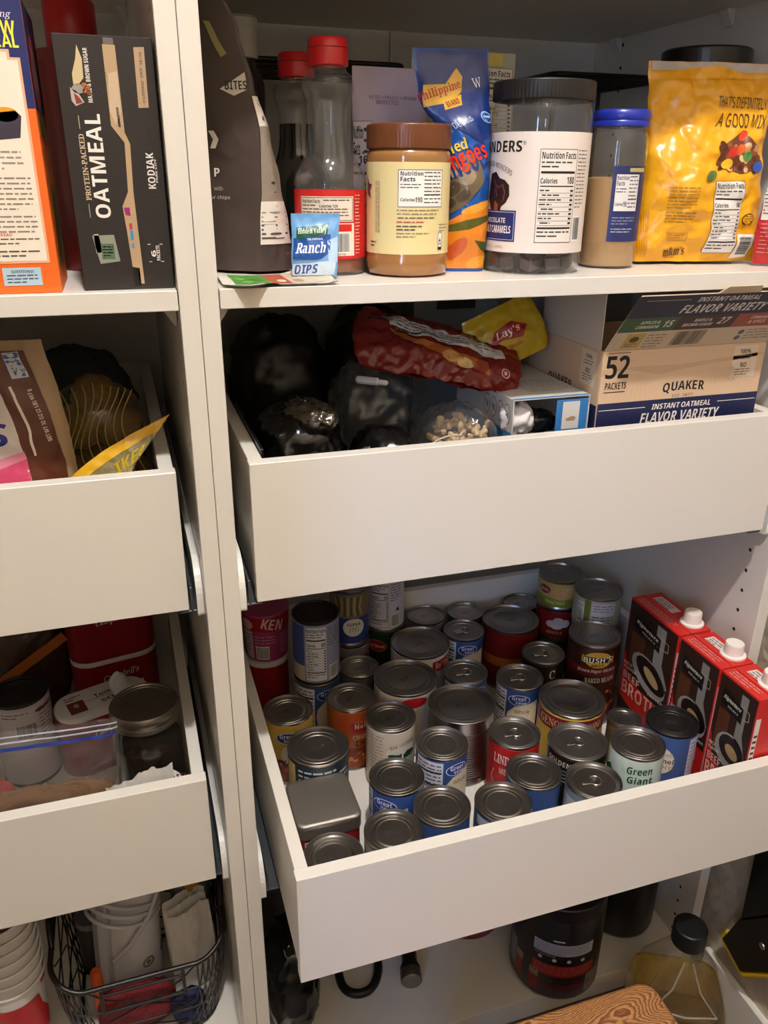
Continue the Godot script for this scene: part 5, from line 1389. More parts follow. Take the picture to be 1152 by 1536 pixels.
func quick_oats(base: float):
	var at := Vector3(57.75, base, -13.0)
	var t := thing("instant_oatmeal_box", "large open beige and navy instant oatmeal box, lid folded forward", "box", at)
	var m := M("d9b896", 0.5)
	var x0 := 46.1
	var x1 := 69.4
	for e in [["front", Vector3(x0, base, -4.2), Vector3(x1, -9.0, -3.95)], ["back", Vector3(x0, base, -22.0), Vector3(x1, -9.0, -21.75)], ["side", Vector3(x0, base, -21.75), Vector3(x0 + 0.25, -9.0, -4.2)], ["side", Vector3(x1 - 0.25, base, -21.75), Vector3(x1, -9.0, -4.2)], ["bottom", Vector3(x0 + 0.25, base, -21.75), Vector3(x1 - 0.25, base + 0.2, -4.2)]]:
		panel(e[1], e[2], e[0], m, t, at)
	panel(Vector3(x0, -9.0, -19.0), Vector3(x0 + 0.12, -2.3, -4.6), "side_flap", M("cdbfae", 0.5), t, at)
	var p := pnew()
	p.rect(x0, base, x1, -15.3, "1c1d48")
	p.poly([[x0, -12.0], [x0 + 3, -11.2], [x0 + 8, -12.2], [x0 + 12, -11.6], [x1, -10.6], [x1, -10.2], [x0 + 11, -11.1], [x0 + 6, -11.0], [x0, -11.2]], "ceaa86")
	for k in 9: p.line(46.6 + k * 0.75, -14.9, 49.0 + k * 0.4, -11.9, 0.07, "cfae8c"); p.line(62.0 + k * 0.75, -13.8, 61.4 + k * 0.4, -11.8, 0.07, "cfae8c")
	p.rect(64.7, -13.3, 68.3, -9.3, "e2cdb4")
	p.ly = 1
	p.text("52", 48.25, -10.95, 3.2, 2.7, "15131a"); p.text("PACKETS", 48.25, -13.2, 2.9, 0.85, "15131a"); p.rect(46.8, -9.3, 49.8, -9.22, "15131a"); p.rect(46.7, -14.0, 49.6, -13.9, "15131a")
	p.text("QUAKER", 58.0, -14.05, 6.0, 1.35, "15131a", 0.0, "b", 0.0, 0.2); p.text("EST. 1877", 58.0, -15.0, 3.0, 0.36, "6a5a4a", 0.0, "r")
	p.text("INSTANT OATMEAL", 58.1, -16.2, 8.6, 0.68, "efe6da", 0.0, "b", 0.15); p.text("FLAVOR VARIETY", 58.1, -17.55, 11.4, 1.25, "efe6da", 0.0, "b", 0.15)
	p.rect(46.3, -16.2, 52.8, -16.12, "efe6da"); p.rect(63.4, -16.2, 69.2, -16.12, "efe6da")
	p.text("100%", 66.4, -10.0, 1.6, 0.55, "3a2e26"); p.text("NO", 66.4, -11.7, 0.9, 0.6, "3a2e26"); p.fine(65.3, -10.5, 2.2, 2, 0.34, "5a4a3e", 0.5, 2); p.fine(65.3, -12.2, 2.3, 3, 0.32, "5a4a3e", 0.5, 3)
	front_print(t, at, -3.95, p)
	# left side: u runs towards the viewer (+z)
	p = pnew()
	p.rect(-21.9, base, -4.2, -15.6, "1c1d48")
	p.rect(-8.6, -13.6, -5.2, -9.4, "e2cdb4")
	p.ly = 1
	p.text("QUAKER", -13.2, -14.6, 6.0, 1.35, "15131a", 0.0, "b", 0.0, 0.2); p.text("100%", -6.9, -10.1, 1.5, 0.5, "3a2e26"); p.text("NO", -6.9, -11.8, 0.9, 0.6, "3a2e26"); p.fine(-8.0, -10.6, 2.2, 2, 0.34, "5a4a3e", 0.5, 2); p.fine(-8.0, -12.3, 2.2, 3, 0.32, "5a4a3e", 0.5, 3)
	mk(p.emit(on_face(Vector3(x0, 0, 0) - at, Vector3(0, 0, 1), Vector3.UP)), "side_print", ink_mat(), t)
	# lid flap leaning forward from the front edge, in front of the shelf edge
	var dir := Vector3(0, 7.1, 5.7).normalized()
	var nn := Vector3(0, -dir.z, dir.y)   # faces the viewer
	var o := Vector3(0, -9.0, -4.0) - at
	var g := G.new()
	g.x = Transform3D(Basis(Vector3.RIGHT, dir, Vector3.RIGHT.cross(dir)), o)
	var pol := PackedVector2Array([Vector2(x0 + 0.1, 0.05), Vector2(x1 - 0.1, 0.05), Vector2(x1 - 0.1, 9.0), Vector2(x0 + 15.9, 9.0), Vector2(x0 + 15.5, 10.0), Vector2(x0 + 11.0, 10.0), Vector2(x0 + 10.2, 9.0), Vector2(x0 + 0.3, 9.0)])
	g.extrude(pol, -0.12, 0.0)
	mk(g, "lid_flap", M("cbb497", 0.5), t)
	p = pnew()
	p.rect(x0 + 0.12, 5.5, x1 - 0.12, 8.95, "23233a"); p.rect(x0 + 0.12, 3.2, 53.6, 5.5, "37583a"); p.rect(53.6, 3.2, 61.6, 5.5, "43302c"); p.rect(61.6, 3.2, x1 - 0.12, 5.5, "96493a")
	p.rect(48.0, 0.4, 50.4, 2.9, "b99a54"); p.barcode(54.6, 0.5, 4.2, 2.4, false, "cbb497")
	p.ly = 1
	p.text("INSTANT OATMEAL", 58.4, 8.2, 8.4, 0.7, "d9d2ca", 0.0, "b", 0.2); p.text("FLAVOR VARIETY", 58.6, 6.7, 11.4, 1.3, "d9d2ca", 0.0, "b", 0.2)
	p.rect(47.5, 8.2, 53.2, 8.28, "b9b2ac"); p.rect(63.6, 8.2, 69.0, 8.28, "b9b2ac")
	p.text("APPLES &", 49.9, 4.75, 2.6, 0.5, "d4d8c8", 0.0, "b", 0.2); p.text("CINNAMON", 49.8, 4.0, 3.0, 0.5, "d4d8c8", 0.0, "b", 0.2); p.text("15", 52.4, 4.4, 1.2, 1.1, "d4d8c8", 0.0, "b", 0.2)
	p.text("MAPLE &", 57.0, 4.75, 2.4, 0.5, "dcd0c8", 0.0, "b", 0.2); p.text("BROWN SUGAR", 56.6, 4.0, 4.0, 0.5, "dcd0c8", 0.0, "b", 0.2); p.text("27", 60.0, 4.5, 1.4, 1.1, "dcd0c8", 0.0, "b", 0.2)
	p.text("CINNAMON", 65.2, 4.75, 3.0, 0.5, "e4c4b8", 0.0, "b", 0.2); p.text("& SPICE", 65.0, 4.0, 2.4, 0.5, "e4c4b8", 0.0, "b", 0.2); p.text("10", 68.0, 4.4, 1.2, 1.0, "e4c4b8", 0.0, "b", 0.2)
	p.fine(50.8, 2.6, 2.6, 5, 0.5, "5a5046", 0.4, 2); p.fine(64.8, 2.6, 4.2, 4, 0.5, "6a6056", 0.4, 3); p.ell(64.0, 2.2, 0.4, 0.4, "46587a"); p.ell(64.0, 1.2, 0.4, 0.4, "46587a"); p.ell(49.2, 1.9, 0.6, 0.5, "4a3a22"); p.fine(48.4, 1.2, 1.6, 2, 0.35, "4a3a22", 0.5, 4)
	mk(p.emit(on_face(o, Vector3.RIGHT, dir)), "flap_print", ink_mat(), t)

func bar_box(base: float):
	var at := Vector3(40.6, base, -13.0)
	var t := thing("snack_bar_box", "blue and white snack bar box lying open towards the drawer front", "box", at)
	var x0 := 35.5
	var x1 := 45.7
	var yt := -14.3
	var m := M("d5d2cc", 0.5)
	for e in [["top", Vector3(x0, yt - 0.15, -22.0), Vector3(x1, yt, -5.0)], ["bottom", Vector3(x0, base, -22.0), Vector3(x1, base + 0.15, -5.0)], ["side", Vector3(x0, base + 0.15, -22.0), Vector3(x0 + 0.15, yt - 0.15, -5.0)], ["side", Vector3(x1 - 0.15, base + 0.15, -22.0), Vector3(x1, yt - 0.15, -5.0)], ["back", Vector3(x0 + 0.15, base + 0.15, -22.0), Vector3(x1 - 0.15, yt - 0.15, -21.8)]]:
		panel(e[1], e[2], e[0], m, t, at)
	panel(Vector3(x1 - 4.4, base + 0.2, -5.3), Vector3(x1 - 0.16, yt - 0.5, -5.1), "end_flap", M("2f74b4", 0.5), t, at)
	lump(t, "tissue", M("dcd6d2", 0.7), Vector3(1.6, 1.6, 1.3), Vector3(-3.4, 14.6, 5.6), 0.6, 0.55, 41.0, 0.8, 30, 18)
	lump(t, "wrapper", M("0d0d10", 0.25), Vector3(2.4, 1.1, 1.8), Vector3(-0.4, 13.9, 4.6), 0.4, 0.4, 47.0, 0.8, 26, 16)
	var p := pnew()
	p.rect(x1 - 3.6, -18.4, x1 - 1.3, -15.0, "d4cec6"); p.ly = 1; p.poly([[x1 - 3.1, -17.1], [x1 - 2.2, -16.8], [x1 - 1.7, -17.0], [x1 - 1.9, -17.4], [x1 - 3.0, -17.4]], "a8865c")
	front_print(t, at, -5.1, p)
	p = pnew()   # top: u = x, w = -z
	p.rect(x0, 5.0, x1, 5.5, "3f84bc"); p.ly = 1
	p.fine(x0 + 3.4, 13.5, 6.2, 10, 0.6, "8a8c8c", 0.4, 3)
	mk(p.emit(on_face(Vector3(0, yt, 0) - at, Vector3.RIGHT, Vector3(0, 0, -1))), "top_print", ink_mat(), t)
	p = pnew()   # left side, u = z
	p.rect(-21.9, base + 0.2, -5.1, -18.4, "3f84bc"); p.ly = 1
	for k in 4: p.ell(-12.2 + k * 1.9, -16.4, 0.85, 1.3, "3a3a3e"); p.ly = 2; p.ell(-12.2 + k * 1.9, -16.4, 0.75, 1.2, "d5d2cc"); p.ly = 3; p.text(["7g", "9g", "1g", "10g"][k], -12.2 + k * 1.9, -16.4, 0.9, 0.9, "2a2a2e"); p.ly = 1
	mk(p.emit(on_face(Vector3(x0, 0, 0) - at, Vector3(0, 0, 1), Vector3.UP)), "side_print", ink_mat(), t)

func lay(t: Node3D, o: Vector3, right: Vector3, up: Vector3):   # put a pouch down along given axes
	var r := right.normalized()
	var n := r.cross(up).normalized()
	var u := n.cross(r).normalized()
	t.transform = Transform3D(Basis(r, u, n), P(o.x, o.y, o.z))
func chips():
	# red-brown chip bag lying across the heap; its fact panel faces up to the viewer
	var h := 9.6
	var w := [9.6, 10.4, 10.9, 10.9, 10.4, 9.6]
	var f := pouch_fn(h, w, [0.15, 0.7, 1.0, 0.9, 0.6, 0.1], 0.75, 0.26, 61.0, [0, 0.0], [0, 0.5, 0.1, -0.4], 0.4)
	var t := thing("red_chip_bag", "dark red chip bag with long white fact panel lying on the heap", "bag", Vector3(29, -14, -14))
	lay(t, Vector3(28.2, -12.9, -11.0), Vector3(20.0, -4.9, 4.0), Vector3(0.2, 0.62, -0.78))
	pouch(t, "bag", M("6e1612", 0.22), f, 90, 48)
	var p := pnew()
	p.poly([[-7.6, 8.2], [-6.5, 6.1], [6.8, 4.2], [8.2, 5.0], [8.0, 6.6], [-3.0, 8.0]], "d2ccc4")
	p.poly([[-6.5, 5.6], [-4.0, 5.2], [6.0, 2.8], [6.2, 1.8], [2.0, 2.0], [-2.0, 3.2], [-6.0, 4.6]], "a4571f"); p.ly = 1
	p.text("Nutrition", -6.6, 7.3, 1.5, 0.5, "1c1816", -1.2); p.fine(-5.8, 7.6, 5.6, 4, 0.55, "4a4440", 0.5, 3); p.fine(-0.2, 7.0, 7.6, 4, 0.5, "4a4440", 0.5, 4); p.rect(-5.9, 5.9, -0.2, 6.1, "1c1816")
	p.ell(1.0, 2.9, 1.2, 0.8, "c89a54", 0.3); p.ell(2.8, 2.4, 1.0, 0.7, "d2b070", -0.3); p.ell(-2.4, 4.0, 1.3, 0.6, "c8783a", 0.2); p.ell(5.0, 2.6, 1.1, 0.8, "8a3a20", 0.5)
	p.ell(8.4, 2.6, 0.6, 0.6, "d8a8a0"); p.ly = 2; p.ell(8.4, 2.6, 0.45, 0.45, "64130f"); p.ly = 3; p.ell(8.4, 2.6, 0.2, 0.2, "d8a8a0")
	mk(p.emit(on_pouch(f, h, w), 0.5), "print", ink_mat(0.3), t)

func nuts(base: float):
	var t := thing("nut_bag_clear", "clear plastic bag of pale nut pieces at the drawer front", "bag", Vector3(29.9, base, -8.6))
	lump(t, "film", film("d6d4d0", 0.05, 0.1), Vector3(4.5, 8.0, 4.7), Vector3(0, 8.2, 0), 0.6, 0.28, 71.0, 0.7, 60, 36)
	var r := RandomNumberGenerator.new()
	r.seed = 3
	var g := G.new()
	for k in 240:
		var a := r.randf() * TAU
		var d := sqrt(r.randf()) * 3.7
		g.x = Transform3D(Basis.from_euler(Vector3(r.randf() * 6, r.randf() * 6, r.randf() * 6)), Vector3(sin(a) * d + 0.4, 1.0 + r.randf() * 13.4, cos(a) * d * 0.9))
		g.box(Vector3.ZERO, Vector3(1.5, 0.6, 0.8) * r.randf_range(0.7, 1.2), 0.25)
	var o := mk(g, "nut_pieces", M("c9ac84", 0.6), t)
	o.set_meta("kind", "stuff")
	g = G.new()   # wire twist around the bag
	var pts := []
	for i in 18: pts.append(Vector3(-2.4 + 3.0 * cos(i * TAU / 17 * 0.85 + 1.2), 12.6 + 1.9 * sin(i * TAU / 17 * 0.85 + 1.2), 4.7 + 0.15 * sin(i * 0.8)))
	g.tube(pts, 0.09, 6)
	mk(g, "seal_bead", M("c8b8a4", 0.25), t)
	t = thing("empty_plastic_bag", "crumpled empty clear plastic bag under the red chip bag", "bag", Vector3(23.6, base, -22.0))
	lump(t, "film", film("b8bcc4", 0.07, 0.1), Vector3(5.4, 9.2, 4.8), Vector3(0, 9.4, 0), 1.1, 0.2, 77.0, 0.7, 60, 36)
	t = thing("bag_clip", "small white bag clip on the clear plastic bag", "clip", Vector3(20.2, -13.4, -13.4), -40.0)
	g = G.new()
	g.box(Vector3(0, 0.5, 0), Vector3(3.2, 0.9, 0.8), 0.3)
	mk(g, "body", M("c4c4c8", 0.35), t)
	g = G.new()
	g.box(Vector3(2.0, 0.45, 0), Vector3(1.2, 0.6, 0.7), 0.2)
	mk(g, "tab", M("dcdcde", 0.35), t)

func yellow_chips(_base: float):
	var h := 7.4
	var w := [4.4, 5.0, 5.2, 5.2, 5.0, 4.6]
	var f := pouch_fn(h, w, [0.2, 0.8, 1.1, 0.9, 0.5, 0.08], 0.4, 0.32, 81.0, [0, 0], [0, 0.2])
	var t := thing("yellow_chip_bag", "yellow chip bag with red banner leaning on the snack bar box", "bag", Vector3(45, -18, -27))
	lay(t, Vector3(40.8, -12.2, -15.2), Vector3(9.0, 3.9, 0.6), Vector3(-0.36, 0.86, -0.34))
	pouch(t, "bag", M("b8961c", 0.24), f, 44, 40)
	var p := pnew()
	p.poly([[-2.6, 3.0], [-1.6, 4.6], [1.2, 5.0], [2.8, 3.8], [1.6, 2.6], [-0.8, 3.2]], "98181c"); p.ly = 1
	p.text("Lay's", 0.1, 3.8, 3.4, 1.2, "e8dcc8", 0.0, "S", 0.2); p.text("Classic", 0.3, 2.1, 2.4, 0.55, "98381c", 0.0, "S", 0.2)
	mk(p.emit(on_pouch(f, h, w), 0.4), "print", ink_mat(0.3), t)

# ---------------------------------------------------------------- left frame: drawers
func left_things():
	var b1 := -32.72
	var b2 := -71.97
	# upper left drawer
	var h := 27.0
	var w := [8.8, 9.2, 9.3, 9.2, 8.9, 8.4]
	var f := pouch_fn(h, w, [1.2, 2.6, 2.6, 2.0, 1.2, 0.15], 0.3, 0.25, 91.0, [0.4, 0.5, 0.1, -0.6], [0, 0, -0.4, -1.2])
	var t := thing("flour_bag", "brown, white and pink two-pound food bag upright in the drawer", "bag", Vector3(-22.8, b1, -10.0), -3.0)
	pouch(t, "bag", M("a98d6c", 0.35), f, 60, 90)
	var p := pnew()
	p.poly([[-9.2, 1.0], [8.4, 1.0], [8.3, 14.7], [7.6, 20.0], [6.6, 26.0], [-8.0, 26.0]], "5a2c1a")
	p.ly = 1
	p.poly([[-9.2, 1.0], [5.2, 1.0], [4.9, 13.2], [4.5, 17.5], [3.6, 22.0], [2.0, 24.6], [-8.0, 25.0]], "d8d0cc")
	p.path([[5.7, 15.6], [5.5, 18.0], [5.1, 20.2], [4.5, 22.6]], 0.26, "e4dcd2")
	p.ly = 2
	p.poly([[-9, 13.4], [0.0, 13.9], [4.8, 15.4], [4.9, 12.0], [-9, 10.4]], "d44a70"); p.poly([[-9, 15.2], [1.0, 15.2], [4.7, 16.2], [4.8, 15.4], [0.0, 13.9], [-9, 13.4]], "e08ca4")
	p.poly([[4.5, 25.8], [6.0, 25.9], [6.5, 23.4], [4.9, 23.3]], "c4ccd8")
	p.ly = 2
	p.poly([[4.55, 25.75], [5.95, 25.85], [6.1, 24.9], [4.7, 24.8]], "3a56a0"); p.poly([[5.7, 24.9], [6.1, 24.9], [6.4, 23.5], [5.9, 23.5]], "3a56a0"); p.text("V", 5.35, 24.1, 0.7, 0.9, "2a3a60", 0.0, "S")
	p.text("NET WT 32 OZ (2 LB) 907 g", 6.8, 19.6, 5.4, 0.55, "e0d4c4", 1.8, "b")
	p.text("S", 2.6, 18.0, 1.8, 2.2, "1c2a86")
	mk(p.emit(on_pouch(f, h, w, 1.0, 0.08), 0.5), "print", ink_mat(0.4), t)
	# netted bag of potatoes
	t = thing("potato_net_bag", "yellow mesh net bag of brown potatoes", "bag", Vector3(-11.2, b1, -20.5))
	var r := RandomNumberGenerator.new()
	r.seed = 5
	for k in 9:
		var q := Vector3([-2.4, 2.2, 0.2, -2.8, 2.6, 0, -2.0, 2.2, 0.2][k], [3.2, 3.0, 3.4, 9.0, 8.8, 9.2, 15.2, 15.0, 18.4][k], [1.6, 1.2, -2.4, 1.4, 1.0, -2.2, 1.2, 0.6, 0.2][k])
		lump(t, "potato", noisy_once("potato", "5c4426", "8a6a3c", 0.03, Vector3(9, 9, 9), 0.7), Vector3(2.9, 2.4, 2.5), q, 0.35, 0.3, k * 5.0, 0.95, 20, 14, k)
	var net := M("b49a4a", 0.5)
	for k in 10:   # wavy strands over the front of the heap
		var g := G.new()
		var pts := []
		for i in 16:
			var s := i / 15.0
			var x := -4.6 + k * 0.95 + 1.1 * sin(s * 6.0 + k * 0.3)
			var y := 20.8 - s * 12.5 - 0.25 * absf(x)
			pts.append(Vector3(x, y, 3.0 + 1.7 * sqrt(maxf(0.0, 1.0 - x * x / 42.0)) - 0.004 * pow(y - 14.0, 2.0) * (1.0 if y > 14.0 else 0.0) * 8.0))
		g.tube(pts, 0.07, 5)
		mk(g, "net_strand", net, t)
	for k in 2:
		lump(t, "net_film", film("b8a878", 0.08, 0.15), Vector3(5.4, 4.8, 4.2), Vector3(0, 6.0 + 9.0 * k, 0), 0.3, 0.3, 12.0 + k, 0.85, 36, 20)
	# zip bag with yellow seal
	t = thing("zip_bag", "clear zip bag with bright yellow seal and lettering", "bag", Vector3(-9.0, b1, -8.0))
	var zf := func(u: float, v: float) -> Vector3:   # u along the seal, v downwards
		var a := Vector3(-14.6 + 11.2 * u, -21.0 + 7.0 * pow(u, 0.62), -7.2 - 1.2 * u)
		var d := Vector3(1.2 * (1.0 - u) - 0.9 * u, -1.0, 0.22) * 9.0 * v * (0.45 + 0.55 * u)
		return a + d + Vector3(0, 0, 0.35 * n3(u * 5.0, v * 4.0, 2.0) + 0.6 * sin(v * 3.0)) - Vector3(-9.0, b1, -8.0)
	sheet(t, "front_film", film("d8cc90", 0.3, 0.12), zf, 30, 22)
	sheet(t, "back_film", film("d0c488", 0.35, 0.12), func(u, v): return (zf.call(u, v) as Vector3) + Vector3(0, 0.0, -0.5 - 0.9 * sin(v * PI)), 30, 22)
	sheet(t, "yellow_seal", M("dba820", 0.3), func(u, v): return (zf.call(u, 0.16 * v - 0.02) as Vector3) + Vector3(0, 0, 0.08), 30, 3)
	p = pnew()
	p.text("IKEA", 0.66, 0.47, 0.5, 0.17, "e2c030")
	mk(p.emit(func(u, v, off): return (zf.call(u, 0.78 - v) as Vector3) + Vector3(0, 0, 0.06 + off), 0.1), "print", ink_mat(0.3), t)
	# dark bags behind
	t = thing("dark_green_bag", "dark grey-green cloth bag behind the potatoes", "bag", Vector3(-13.5, b1, -33.0))
	lump(t, "bag", M("2c342e", 0.8), Vector3(6.8, 10.4, 5.8), Vector3(0, 10.8, 0), 0.9, 0.15, 55.0, 0.75, 44, 26)
	t = thing("dark_back_bag", "nearly black bag at the back of the upper drawer", "bag", Vector3(-29.6, b1, -36.0))
	lump(t, "bag", M("121314", 0.6), Vector3(7.0, 11.6, 7.0), Vector3(0, 12.0, 0), 1.0, 0.14, 65.0, 0.7, 44, 26)
	# lower left drawer
	t = thing("mason_jar", "glass canning jar of dark liquid with a dull metal lid", "jar", Vector3(-9.95, b2, -16.6))
	var g2 := G.new()
	g2.lathe([Vector2(0, 0.2), Vector2(3.9, 0), Vector2(4.4, 0.5), Vector2(4.55, 1.2), Vector2(4.55, 12.6), Vector2(4.4, 13.4), Vector2(4.15, 14.2), Vector2(4.15, 15.2)], 44)
	mk(g2, "glass", film("c8c4b4", 0.02, 0.04), t)
	g2 = G.new()
	g2.lathe([Vector2(0, 0.3), Vector2(4.0, 0.4), Vector2(4.42, 1.2), Vector2(4.42, 11.2), Vector2(0, 11.2)], 36)
	mk(g2, "contents", M("1c0d06", 0.15), t)
	g2 = G.new()
	g2.lathe([Vector2(4.3, 14.6), Vector2(4.5, 14.7), Vector2(4.5, 15.3), Vector2(4.4, 15.5), Vector2(4.52, 15.7), Vector2(4.5, 16.7), Vector2(4.3, 17.0), Vector2(4.0, 17.0), Vector2(3.9, 16.85), Vector2(3.5, 16.9), Vector2(3.4, 16.8), Vector2(0, 16.8)], 44)
	var lid := mk(g2, "lid", M("8c857a", 0.36, 0.95), t)
	p = pnew()
	p.fine(-2.6, 0.6, 1.2, 3, 0.4, "3a342e", 0.5, 2); p.fine(0.9, 0.9, 1.9, 2, 0.4, "4a443c", 0.5, 3)
	mk(p.emit(on_face(Vector3(0, 16.81, 0), Vector3.RIGHT, Vector3(0, 0, -1))), "stamp", ink_mat(0.5), lid)
	can("white paper-labelled can with black lid and torn paper scrap", -26.9, -28.7, 3.95, 14.0, b2, "b8b0b4", 0, func(q, hh):
		q.rect(-3.4, 6.0, 3.6, hh - 1.0, "c4bcc0"); q.barcode(-1.2, 8.4, 2.6, 2.2, false, "d4d0d0"); q.ly = 1; q.fine(-3.0, hh - 1.4, 3.6, 2, 0.5, "5a4a50", 0.5, 2); q.fine(2.0, hh - 1.3, 3.0, 9, 0.6, "6a5a60", 0.45, 3); q.rect(1.6, hh - 1.9, 5.0, hh - 1.5, "6a1c2a"), "ring", 2)
	soup_pack("red and white tomato soup pack beside the metal-lidded jar", Vector3(-16.2, b2, -29.4), 18.0, true)
	soup_pack("red and white soup pack standing behind the torn one", Vector3(-14.5, b2, -43.0), 10.0, false)
	soup_pack("red and white soup pack on top of the one at the back", Vector3(-14.5, b2 + 10.3, -43.0), 10.0, false)
	soup_pack("red soup pack low behind the drawer front, under the paper scrap", Vector3(-9.4, b2, -7.6), 0.0, false, 1)
	# clear zip bag of brown crumbs
	t = thing("crumb_bag", "clear zip bag of brown crumbs with blue zip line", "bag", Vector3(-22.0, b2, -7.0))
	var at := Vector3(-22.0, b2, -7.0)
	var bf := func(u: float, v: float, s: float) -> Vector3:
		var x: float = lerp(-33.0, -13.0 - 3.2 * v * v, u)
		var y: float = lerp(-49.3 - 1.3 * u, -68.0, v)
		var th: float = (0.15 + 2.1 * sin(minf(1.0, v * 1.2) * PI * 0.62)) * pow(maxf(0.0, 1.0 - pow(2.0 * u - 1.0, 4.0)), 0.6)
		return Vector3(x, y, -6.8 + s * th + 0.45 * n3(u * 5.0, v * 6.0, s) * minf(1.0, v * 4.0) - 1.2 * (1.0 - v)) - at
	sheet(t, "front_film", film("d4d6dc", 0.04, 0.06), func(u, v): return bf.call(u, v, 1.0), 40, 30)
	sheet(t, "back_film", film("d4d6dc", 0.04, 0.08), func(u, v): return bf.call(u, v, -1.0), 40, 30)
	sheet(t, "zip_line", M("26388c", 0.3), func(u, v): return (bf.call(u, 0.1 + 0.022 * v, 1.0) as Vector3) + Vector3(0, 0, 0.1), 40, 2)
	for k in 2: sheet(t, "seal_rib", M("b4b8c8", 0.2), func(u, v): return (bf.call(u, 0.03 + 0.035 * k + 0.01 * v, 1.0) as Vector3) + Vector3(0, 0, 0.08), 40, 2)
	lump(t, "crumbs", noisy_once("crumbs", "3e2612", "8a6234", 0.12, Vector3(14, 14, 14), 0.8), Vector3(10.0, 5.4, 1.5), Vector3(-1.4, 8.0, -0.2), 0.6, 0.4, 6.0, 0.65, 50, 26)
	t = thing("paper_scrap", "torn scrap of white kitchen paper at the drawer front", "paper", Vector3(-11.0, b2 + 10.4, -4.9))
	sheet(t, "paper", M("c9c4be", 0.85), func(u, v): return Vector3(-4.2 + 8.0 * u, 0.1 + (3.4 + 1.9 * u) * (1.0 - v) * (0.85 + 0.2 * n3(u * 4.0, 0.0, 3.0)), 0.25 * sin(u * 7.0) - 0.6 * (1.0 - v) + 0.15 * n3(u * 9.0, v * 3.0, 1.0)), 30, 10)
	t = thing("orange_card", "orange cardboard strip leaning in the lower drawer", "card", Vector3(-27.0, b2, -36.0), 12.0)
	var g3 := G.new()
	g3.x = Transform3D(Basis(Vector3(0, 0, 1), 0.5), Vector3(0, 15.0, 0))
	g3.box(Vector3(0, -1.5, 0), Vector3(13.0, 1.6, 0.2), 0.05)
	g3.x = Transform3D.IDENTITY
	g3.box(Vector3(-3.0, 5.6, -0.3), Vector3(2.0, 11.2, 0.2), 0.05)
	mk(g3, "card", M("a4561c", 0.6), t)
	t = thing("dark_fruit_bag", "dark red and yellow food bag behind the orange card", "bag", Vector3(-28.5, b2, -45.0))
	lump(t, "bag", noisy_once("fruitbag", "2e1416", "4a3420", 0.02, Vector3(6, 6, 6), 0.4), Vector3(7.0, 9.0, 5.0), Vector3(0, 9.4, 0), 0.9, 0.2, 85.0, 0.75, 44, 26)
	t = thing("red_lid_jar", "small jar with bright red lid half hidden by the crumb bag", "jar", Vector3(-28.6, b2, -4.4 - 6.5))
	g3 = G.new()
	g3.lathe([Vector2(0, 0), Vector2(2.1, 0), Vector2(2.2, 0.3), Vector2(2.2, 10.0), Vector2(0, 10.0)], 24)
	mk(g3, "jar", M("7a4a34", 0.3), t)
	g3 = G.new()
	g3.lathe([Vector2(2.2, 9.8), Vector2(2.35, 9.9), Vector2(2.35, 11.4), Vector2(2.1, 11.6), Vector2(0, 11.6)], 24)
	mk(g3, "lid", M("b01820", 0.35), t)

